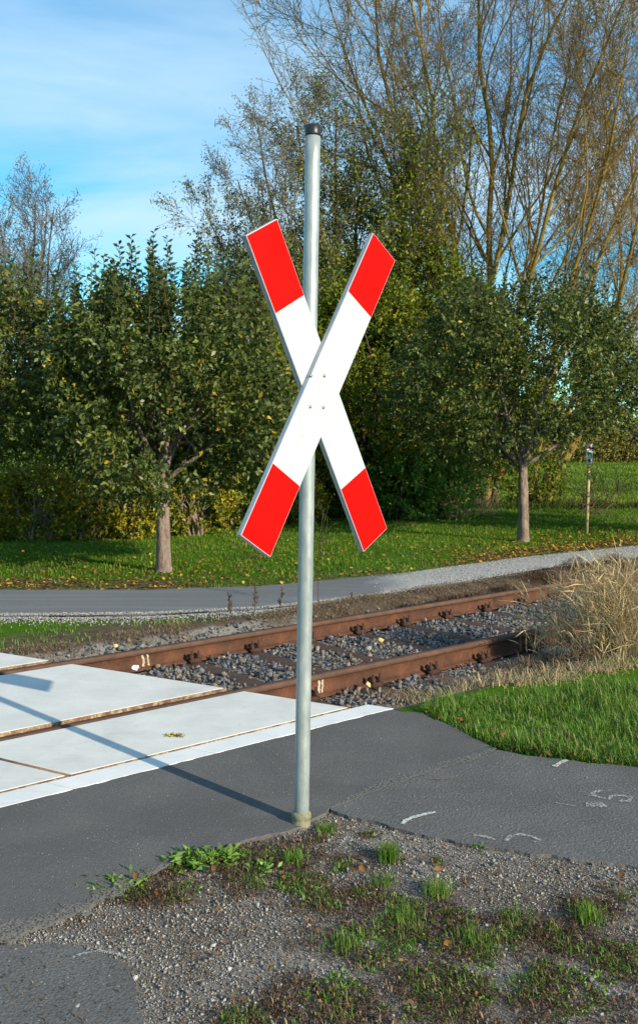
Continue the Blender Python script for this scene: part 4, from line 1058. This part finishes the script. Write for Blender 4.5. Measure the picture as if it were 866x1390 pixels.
# the lawn beyond the lane
Q = [lane_far[0] + [0, -.05, 0]] + [p + [0, -.03, 0] for p in lane_far[1:10]] + [AT(1050, 26), AT(-150, 26)]
P = scatter(Q, 100000); keep = rng.random(len(P)) < np.clip(1.5 - (P[:, 1] - 11) / 16, .4, 1); P = P[keep]
ld = P[:, 1] - lane_far_y(P[:, 0]); bare = np.clip(1.25 - ld * .9, 0, 1) * np.where(P[:, 0] < -1.7, 1, np.where(P[:, 0] > 2, .85, .3)); P = P[rng.random(len(P)) > bare * .93]
t = np.clip(.15 + rng.random(len(P)) * .6 + .2 * wave(P[:, 0], P[:, 1], 1.4, 73), 0, 1)
grassfield("lawn_grass", "green lawn between the lane and the hedge", P, (.03, .085), (.010, .018), M_GRASS_FAR, t, (.2, .9))
# meadow blades, coarser with distance
u = rng.random(60000); Ym = 26.2 * (80 / 26.2) ** u; px_ = rng.uniform(560, 960, 60000); P = np.stack([(px_ - CX) / FPX * Ym, Ym], 1); sc_ = Ym / 26.0
t = np.clip(.25 + rng.random(60000) * .5 + .3 * wave(P[:, 0] * .3, P[:, 1] * .3, 1.0, 79), 0, .95)
V, Fs, ta = blades(np.c_[P, gz(P[:, 0], P[:, 1]) - .01], rng.uniform(.05, .14, 60000) * sc_ ** .6, .022 * sc_, rng.uniform(0, 2 * pi, 60000), rng.uniform(.2, .9, 60000), t)
tag(mk("meadow_grass", V, Fs, M_GRASS_FAR, None, ta), "green meadow beyond the weedy strip at the right", "grass", kind='stuff')
# strip between ballast and lane
Q = [T(-3.5, 2.75), T(12, 2.75), T(12, 3.2)] + lane_near[::-1][2:]
P = scatter([T(-3.5, 2.35), T(16, 2.5), T(16, 6.5), T(-3.5, 6.5)], 60000); s, n = sn(P[:, 0], P[:, 1]); P = P[(P[:, 1] < lane_near_y(P[:, 0]) - .05)]; s, n = sn(P[:, 0], P[:, 1])
w1 = wave(P[:, 0], P[:, 1], 2.2, 74); k = (w1 + rng.random(len(P)) > .25 + 1.2 * sstep(3.2, 6.5, s)) & (n > 2.55 - .2 * rng.random(len(P))) & (lane_near_y(P[:, 0]) - P[:, 1] > .38 * (P[:, 0] < 0)); Pg = P[k]
t = np.clip(rng.random(len(Pg)) * .7 + .35 * sstep(.5, 2.5, sn(Pg[:, 0], Pg[:, 1])[0]), 0, 1)
grassfield("strip_grass", "patchy grass strip between ballast and lane", Pg, (.03, .10), (.005, .011), M_GRASS, t, (.2, 1.0))
# dead brown mats along the far rail
def mat_tangle(name, label, cen, N, mat, h=(.06, .16), seed=5, cat="dead plants"):
    r = np.random.default_rng(seed); PP = []
    for (x, y, rx, ry, hh) in cen:
        m = int(N * rx * ry); q = r.normal(size=(m, 2)) * .5; rad = np.sqrt((q ** 2).sum(1)); P = np.stack([x + q[:, 0] * rx, y + q[:, 1] * ry], 1); z = gz(P[:, 0], P[:, 1]) + r.random(m) * hh * np.exp(-rad ** 2 * 1.5); PP.append(np.c_[P, z])
    P = np.concatenate(PP); M_ = len(P); V, Fs, ta = blades(P, r.uniform(*h, M_), r.uniform(.002, .005, M_), r.uniform(0, 6.28, M_), r.uniform(.9, 2.5, M_), r.random(M_))
    return tag(mk(name, V, Fs, mat, None, ta), label, cat, kind='stuff')
cen = []
r0 = np.random.default_rng(4)
for s in np.arange(-1.5, 14, .22):
    p = T(s + r0.uniform(-.1, .1), 2.42 + r0.uniform(-.15, .15)); hh = .03 if s < 3.5 else .05 + .05 * r0.random()
    if r0.random() < .8: cen.append((p[0], p[1], .24, .2, hh))
mat_tangle("dead_moss_bank", "brown dead moss and stems along the far rail", cen, 15000, M_DEAD_PALE, (.02, .055), 5)
cen = []
for px, py, rx, hh in ((648, 803, .2, .12), (690, 794, .22, .12), (600, 810, .16, .10), (740, 781, .3, .16), (785, 771, .35, .2), (835, 764, .35, .18), (560, 816, .2, .08), (620, 806, .2, .10)):
    p = G(px, py + 4, -.1); cen.append((p[0], p[1], rx, .25, hh))
mat_tangle("brown_moss_cushions", "reddish brown cushions of dead plants behind the far rail", cen, 30000, M_DEAD, (.04, .10), 6)
# tangle between near rail and verge
cen = []
for px, py, rx, ry, hh in ((715, 898, .20, .14, .10), (748, 893, .22, .16, .13), (670, 908, .16, .1, .05), (600, 918, .2, .07, .03), (640, 925, .3, .1, .04), (560, 930, .12, .06, .02), (690, 925, .3, .12, .04), (780, 905, .25, .12, .14), (830, 900, .3, .16, .16)):
    p = G(px, py, -.1); cen.append((p[0], p[1], rx, ry, hh))
mat_tangle("dry_tangle", "tangled dry stems over the nearer rail", cen, 24000, M_DEAD_PALE, (.06, .17), 7)
# straw bits lying flat near the verge grass
cen = [(*G(px, py, -.05)[:2], .25, .08, .02) for px, py in ((560, 925), (600, 932), (650, 930), (700, 935), (750, 928), (800, 918), (850, 910))]
mat_tangle("dry_straw", "pale dry straw between the ballast and the bright verge grass", cen, 14000, M_STRAW, (.08, .2), 8)

# tall dry grass clump
def tall_clump(cpx, cpy, N, label, hmax, rx, seed, leanx=0):
    r = np.random.default_rng(seed); c = G(cpx, cpy, -.05); t = thing("dry_grass_clump", label, "grass clump", c, "dry grass clumps")
    P = c + np.c_[r.normal(0, rx, N), r.normal(0, rx * .6, N), np.zeros(N)]; h = hmax * r.uniform(.45, 1, N); az = r.uniform(0, 2 * pi, N)
    az = np.where(r.random(N) < .45, pi + r.normal(0, .5, N), az); ln = np.abs(r.normal(.12, .22, N))
    # stalk as three segments bending over
    seg = []; seed_P = []; seed_D = []; LF = []; LD = []; LL = []
    for i in range(N):
        d = np.array([cos(az[i]) * sin(ln[i]), sin(az[i]) * sin(ln[i]), cos(ln[i])]); p = P[i].copy(); r0_ = r.uniform(.0015, .0028)
        for k in range(4):
            q = p + d * h[i] / 4; seg.append((*p, *q, r0_ * (1 - .18 * k), r0_ * (1 - .18 * (k + 1))))
            if r.random() < .75: LF.append(p + (q - p) * r.random()); LD.append(unit(d * .8 + r.normal(size=3) * .55)); LL.append(r.uniform(.10, .30))
            p = q; d = unit(d + np.array([cos(az[i]) * .10, sin(az[i]) * .10, -.05 * k]))
        if r.random() < .3:
            for k in range(9): seed_P.append(p - d * .012 * k + r.normal(size=3) * .004); seed_D.append(d + r.normal(size=3) * .4)
    V, F = frusta(seg, 3); mk("stalks", V, F, M_STRAW, t, np.repeat(r.random(len(seg)) * .8 + .1, 6))
    LF, LD, LL = np.array(LF), np.array(LD), np.array(LL); V, F, ta = leaves(LF, LD, LL, .0065, r.random(len(LF)), r=r); mk("dry_leaves", V, F, M_STRAW, t, ta)
    if seed_P: V, F, ta = leaves(np.array(seed_P), np.array(seed_D), .022, .005, r.random(len(seed_P)) * .6, r=r); mk("seed_heads", V, F, M_STRAW, t, ta)
    return t
tall_clump(838, 893, 520, "tall dry straw coloured grass clump over the track at the right frame edge", .80, .14, 1)
tall_clump(872, 888, 300, "tall straw grass clump cut by the right frame edge", .9, .13, 2)
tall_clump(765, 884, 90, "sparse dry stalks leaning left over the nearer rail", .62, .12, 3)
tall_clump(655, 698, 150, "small dry grass tuft at the lawn edge under the willow", .62, .22, 4)
tall_clump(622, 702, 90, "smaller dry grass tuft left of the tuft under the willow", .5, .18, 5)
for o in COL.objects:
    if o.name.startswith("dry_grass_clump") and o.location.y > 15: o.scale = (1, 1, 1)

# thin dead weed stalks behind the far rail
def weed(px, py, ytop, label, seed, n=1):
    b = G(px, py, -.13); r = random.Random(seed); H = (py - ytop) / FPX * b[1]; t = thing("dead_weed", label, "dead weed", b, "thin dead weeds behind the far rail"); g = Grow(seed)
    g.br(b, (r.uniform(-.04, .08), 0, 1), .0045, H, 0, [dict(n=8, kids=14, ang=(15, 40), len=.28, rk=.6, wob=.03, up=.02, start=.35, rmin=.0022), dict(n=3, kids=4, ang=(20, 45), len=.4, rk=.7, wob=.1, up=.05, rmin=.002), dict(n=2, wob=.1)])
    g.build(t, "stem", M_BARK_DARK, "side_twigs", M_BARK_DARK, 1, .0022)
    Tp = np.array(g.tips); rr = np.random.default_rng(seed); V, F, ta = leaves(Tp[:, :3], rr.normal(size=(len(Tp), 3)), .016, .007, rr.random(len(Tp)), r=rr); mk("seed_pods", V, F, M_DEAD, t, ta)
weed(313, 850, 808, "short dark dead weed left of the pole behind the far rail", 1)
weed(343, 846, 795, "middle one of the dead weeds left of the pole", 2)
weed(380, 842, 800, "dead weed stalk close to the left of the pole", 3)
weed(432, 828, 690, "tall thin brown weed right of the pole in front of the lane", 4)
weed(478, 820, 805, "tiny straw stalk at the lane edge right of the pole", 5)

# ------------------------------------------------------------------ fallen leaves
def fallen(name, label, P, sz, seed, lo=0, hi=1, zoff=.012, curl=.35):
    r = np.random.default_rng(seed); N = len(P); Z = gz(P[:, 0], P[:, 1]) + zoff if zoff is not None else np.full(N, .01)
    D = np.c_[r.normal(size=(N, 2)), r.normal(0, .25, N)]; D = unit(D); A = unit(np.cross(D, [0, 0, 1]) + np.c_[np.zeros((N, 2)), r.normal(0, .35, N)]); L = sz * r.uniform(.6, 1.3, N)[:, None]
    P3 = np.c_[P, Z]; up = np.array([0, 0, 1.0]); cu = (r.random(N)[:, None] * curl) * L
    V = np.stack([P3 - D * L * .5, P3 - D * L * .1 + A * L * .33 + up * cu, P3 + D * L * .25 + A * L * .28 + up * cu, P3 + D * L * .5 + up * cu * .5, P3 + D * L * .25 - A * L * .28 + up * cu, P3 - D * L * .1 - A * L * .33 + up * cu, ], 1).reshape(-1, 3)
    i = np.arange(N)[:, None] * 6; F = [np.concatenate([i, i + 1, i + 2, i + 3], 1), np.concatenate([i, i + 3, i + 4, i + 5], 1)]
    return tag(mk(name, V, F, M_FALLEN, None, np.repeat(r.uniform(lo, hi, N), 6)), label, "fallen leaves", kind='stuff')
PL_ = scatter([AT(-80, 10.9), AT(500, 11.6), AT(1000, 15.0), AT(1000, 19.5), AT(-80, 16)], 26000)
ld = PL_[:, 1] - lane_far_y(PL_[:, 0]); pr = np.exp(-np.abs(ld - .25) / .45) * np.where(PL_[:, 0] < -1.4, .75, np.where(PL_[:, 0] > 2.0, 2.2, .2)) + .03 + .05 * ((np.abs(PL_[:, 0] + 2) < 1.8) & (ld < 3)) + .10 * ((PL_[:, 0] > 1.5) & (ld < 2.5))
PL_ = PL_[(ld > -.12) & (rng.random(len(PL_)) < pr)]
fallen("fallen_leaves", "yellow and brown fallen leaves along the lawn edge", PL_, .05, 1, 0, .80, .02)
vp = [G(409, 1128), G(460, 1102), G(700, 1160), G(900, 1190), G(1000, 1400), G(200, 1400), G(120, 1245), G(250, 1175)]
PV = scatter(vp, 170)
PV2 = scatter([G(572, 968), G(640, 985), G(866, 1025), G(1000, 1035), G(1000, 1050), G(866, 1042), G(740, 1030), G(672, 1018), G(610, 988)], 70)
fallen("fallen_leaves", "small dead leaves caught along the edge of the bright verge grass", PV2, .03, 12, 0, .6, .03, .8)
fallen("fallen_leaves", "curled reddish brown leaves scattered on the gravel verge", PV, .019, 2, 0, .5, .012, .8)
PD = scatter([G(0, 1000), G(500, 960), G(866, 1050), G(866, 1150), G(400, 1090), G(0, 1230)], 12)
for k, (px, py, lb, hi) in enumerate([(292, 1178, "reddish brown curled leaf among the weeds left of the pole base", .1), (187, 1190, "pinkish upright dead leaf at the left weeds", .2), (215, 1212, "brown leaf clump below the left weeds", .12),
                                (594, 1182, "upright orange brown leaf in the middle of the gravel", .35), (489, 1180, "small red leaf below and right of the pole base", .25), (608, 1280, "orange brown leaf low in the weeds", .35), (843, 1190, "brown leaf at the gravel edge on the right", .1)]):
    p = G(px, py, .02); q = np.random.default_rng(k + 40); Ls = .028
    dd = unit(np.array([q.normal() * .5, q.normal() * .5, .8])); sd2 = unit(np.cross(dd, [q.normal() * .2, 1, 0])); fr = np.cross(dd, sd2)
    us = np.linspace(0, 1, 7); wd = np.array([.02, .5, .85, .9, .7, .35, .0]) * .5; V = []
    for sgn in (-1, 0, 1):
        for u, w2 in zip(us, wd): V.append(p + dd * Ls * (u - .2) + sd2 * sgn * w2 * Ls * 1.1 + fr * (abs(sgn) * .25 - .3 * u * u) * Ls)
    F = [(a * 7 + i, (a + 1) * 7 + i, (a + 1) * 7 + i + 1, a * 7 + i + 1) for a in (0, 1) for i in range(6)]
    o = mk("dead_leaf", V, np.array(F), M_FALLEN, None, np.full(21, hi)); tag(o, lb, "dead leaf", "single dead leaves on the verge")

# ------------------------------------------------------------------ gravel verge in the foreground
rng = np.random.default_rng(123)
VP = [G(-60, 1276), G(0, 1272), G(100, 1240), G(190, 1192), G(250, 1165), G(330, 1143), G(409, 1122), G(430, 1108), G(455, 1096), G(560, 1129), G(640, 1146), G(740, 1160), G(866, 1176), G(1000, 1200), G(1100, 1500), G(-100, 1500)]
P = scatter(VP, 62000)
def pxof(P):
    v = np.c_[P[:, 0], P[:, 1], np.full(len(P), -EYE)]; F_ = np.array([0, cos(PITCH), -sin(PITCH)]); U_ = np.array([0, sin(PITCH), cos(PITCH)]); d = v @ F_; return CX + FPX * v[:, 0] / d, CY - FPX * (v @ U_) / d
# zones on the verge, in metres from landmarks (converted once from the photograph)
def blob(P, pts):
    f = np.zeros(len(P))
    for (px, py, r_) in pts:
        c = G(px, py); f = np.maximum(f, np.exp(-(((P[:, 0] - c[0]) ** 2 + ((P[:, 1] - c[1]) * 1.1) ** 2) / r_ ** 2)))
    return f
WEED = [(250, 1170, .12), (300, 1165, .14), (150, 1205, .10), (190, 1205, .12), (240, 1205, .14), (350, 1160, .14), (400, 1160, .18), (330, 1190, .16), (410, 1195, .16), (470, 1170, .12), (440, 1220, .14), (500, 1210, .12), (550, 1225, .14), (540, 1260, .20), (480, 1270, .2), (620, 1240, .15), (640, 1280, .2), (700, 1260, .16), (760, 1270, .16), (800, 1230, .12), (850, 1210, .1), (530, 1290, .2), (600, 1340, .25), (750, 1340, .25), (450, 1350, .22), (840, 1300, .2), (330, 1380, .12), (590, 1165, .06), (430, 1135, .07), (500, 1130, .05)]
wf = blob(P, WEED); k = rng.random(len(P)) > wf * .62; Pp = P[k]
bare_ = wave(Pp[:, 0], Pp[:, 1], 5, 88); Pp = Pp[(bare_ > -.35) | (rng.random(len(Pp)) < .35)]; sz = np.clip(.0026 * np.exp(rng.normal(0, .5, len(Pp))), .0014, .016)
acc = rocks(np.c_[Pp, gz(Pp[:, 0], Pp[:, 1]) + .002], sz, np.where(rng.random(len(Pp)) < .8, rng.uniform(0, .85, len(Pp)), rng.uniform(.85, 1, len(Pp))), .3)
o = acc.build("gravel", M_PEBBLE); tag(o, "fine grey gravel on the verge in front of the pole", "gravel", kind='stuff')
# soil heap so the verge stands at path level
# moss / dead litter
P = scatter(VP, 130000); wf = blob(P, WEED) * (.75 + .6 * wave(P[:, 0], P[:, 1], 11, 5)); P = P[rng.random(len(P)) < np.clip(wf * 1.6 - .22, .05, 1)]
N = len(P); V, Fs, ta = blades(np.c_[P, gz(P[:, 0], P[:, 1]) + rng.random(N) * .012], rng.uniform(.008, .026, N), rng.uniform(.0015, .005, N), rng.uniform(0, 6.28, N), rng.uniform(.6, 2.3, N), rng.random(N))
tag(mk("dead_moss", V, Fs, M_DEAD, None, ta), "brown dead moss and plant litter on the verge", "moss", kind='stuff')
# green herbs: short blades and rosettes
P = scatter(VP, 46000); wf = blob(P, WEED) + .25 * wave(P[:, 0], P[:, 1], 9, 6); P = P[(wf + .35 * wave(P[:, 0], P[:, 1], 21, 26) > .92) & (rng.random(len(P)) < .9)]
N = len(P); V, Fs, ta = blades(np.c_[P, gz(P[:, 0], P[:, 1])], rng.uniform(.012, .045, N), rng.uniform(.0015, .004, N), rng.uniform(0, 6.28, N), rng.uniform(.3, 1.5, N), rng.random(N) * .8)
tag(mk("ground_weeds", V, Fs, M_GRASS, None, ta), "low green weeds growing in the verge", "weeds", kind='stuff')
P = scatter(VP, 16000); wf = blob(P, WEED) + .3 * wave(P[:, 0], P[:, 1], 11, 16); P = P[(wf > .75)]
P = P[rng.random(len(P)) < .26]; N = len(P) * 9; C3 = np.c_[P, gz(P[:, 0], P[:, 1]) + .003]; C3 = np.repeat(C3, 9, 0) + rng.normal(size=(N, 3)) * [.006, .006, .002]
D = np.c_[rng.normal(size=(N, 2)), rng.uniform(.1, .9, N)]; V, F, ta = leaves(C3, D, rng.uniform(.008, .022, N), .007, rng.random(N))
tag(mk("clover_leaves", V, F, M_L_FRESH, None, ta), "small broad leaved herbs spread through the verge", "weeds", kind='stuff')
# individual tufts and rosettes
def tuft(px, py, n, h, r_, label, seed, leafy=False, mat=M_GRASS):
    r = np.random.default_rng(seed); c = G(px, py, -.015)
    if leafy:
        P = c + np.c_[r.normal(0, r_, n), r.normal(0, r_ * .8, n), r.random(n) * h * .35]; D = np.c_[r.normal(size=(n, 2)), r.uniform(.1, .9, n)]; V, F, ta = leaves(P, D, h * r.uniform(.5, 1, n), h * .3, r.random(n), r=r); o = mk("weed_rosette", V, F, M_L_FRESH, None, ta)
        return tag(o, label, "weed", "green weeds on the verge")
    n = int(n * 1.7); P = c + np.c_[r.normal(0, r_ * 1.2, n), r.normal(0, r_ * 1.2, n), np.zeros(n)]; V, Fs, ta = blades(P, h * r.uniform(.5, 1, n), r.uniform(.0018, .0032, n), r.uniform(0, 6.28, n), np.abs(r.normal(.45, .4, n)), r.random(n) * .97)
    return tag(mk("grass_tuft", V, Fs, mat, None, ta), label, "grass tuft", "grass tufts on the verge")
tuft(528, 1168, 190, .095, .018, "bright upright grass tuft in the gravel right of the pole", 1)
tuft(595, 1215, 120, .085, .022, "grass tuft beneath the orange brown leaf in the gravel", 2)
tuft(548, 1250, 120, .06, .03, "low grass tuft in the middle of the lower weeds", 3)
tuft(640, 1280, 100, .06, .03, "low grass tuft at the bottom between two leaf spots", 4)
tuft(798, 1250, 140, .085, .022, "upright grass tuft at the lower right", 5)
tuft(520, 1200, 80, .05, .025, "small pale grass tuft below the bright upright tuft", 6)
tuft(445, 1128, 90, .05, .02, "small grass tuft close to the right of the pole foot", 7)
tuft(470, 1285, 110, .06, .03, "low grass tuft at the bottom below the pole", 8)
tuft(400, 1170, 60, .07, .02, "grass blades sprawling just below the pole foot", 9)
tuft(700, 1245, 90, .045, .03, "grass tuft in the weeds left of the lower right tuft", 10)
tuft(258, 1172, 130, .06, .05, "broad leafy weed patch at the asphalt edge left of the pole", 11, True)
tuft(300, 1168, 110, .055, .045, "leafy weed between the reddish leaf and the pole", 12, True)
tuft(165, 1200, 110, .045, .05, "leafy weed at the tip of the verge far left", 13, True)
tuft(130, 1212, 60, .035, .03, "smallest leafy weed on the dusty asphalt edge", 14, True)
tuft(355, 1180, 60, .045, .03, "leafy weed in the brown moss below the asphalt edge", 15, True)
tuft(650, 1152, 25, .03, .015, "tiny weed at the footpath edge in the gravel", 16, True)
# scattered grit on the road near its edges and on the shoulder of the lane
P = scatter([G(-60, 1100), G(500, 1000), G(866, 1050), G(866, 1178), G(450, 1100), G(250, 1165), G(-60, 1280)], 700)
acc = rocks(np.c_[P, np.full(len(P), .001)], rng.uniform(.0012, .0035, len(P)), rng.random(len(P)), .4); tag(acc.build("road_grit", M_PEBBLE), "loose grit lying on the asphalt", "grit", kind='stuff')
xs = np.concatenate([rng.uniform(-6, .3, 11000), rng.uniform(0, 3, 1500)]); N = len(xs); yy = lane_near_y(xs) - np.abs(rng.normal(0, .24, N)) * np.where(xs < -.3, 1, .4) + .14; acc = rocks(np.c_[xs, yy, np.maximum(gz(xs, yy), np.where(yy > lane_near_y(xs) + .03, LZ + .008, -1)) + .002], rng.uniform(.006, .015, N), rng.uniform(.2, .84, N), .3)
xl = rng.uniform(.6, 9, 16000); u_l = rng.random(16000); u_l = np.where(rng.random(16000) < .5, u_l ** 2.5, 1 - (1 - u_l) ** 1.4); ya, yb = lane_near_y(xl), lane_far_y(xl); k = rng.random(16000) < sstep(.6, 2.2, xl) + .1
P3 = np.c_[xl, ya + (yb - ya) * u_l, LZ + .008 + .02 * np.sin(pi * u_l)][k]; a2 = rocks(P3, rng.uniform(.004, .012, len(P3)), rng.uniform(.3, .9, len(P3)), .2); tag(a2.build("lane_gravel", M_PEBBLE), "loose pale gravel lying on the right part of the lane", "gravel", kind='stuff')
tag(acc.build("lane_shoulder_gravel", M_PEBBLE), "pale gravel shoulder along the near side of the lane", "gravel", kind='stuff')
for o in SC.objects:
    if o.parent is not None and o.name.split(".")[0] in ("twigs", "water_shoots", "stalks", "dry_leaves", "shoot_leaves", "leaves", "side_twigs"): o["kind"] = "stuff"
print("faces", sum(len(o.data.polygons) for o in SC.objects if o.type == 'MESH'))
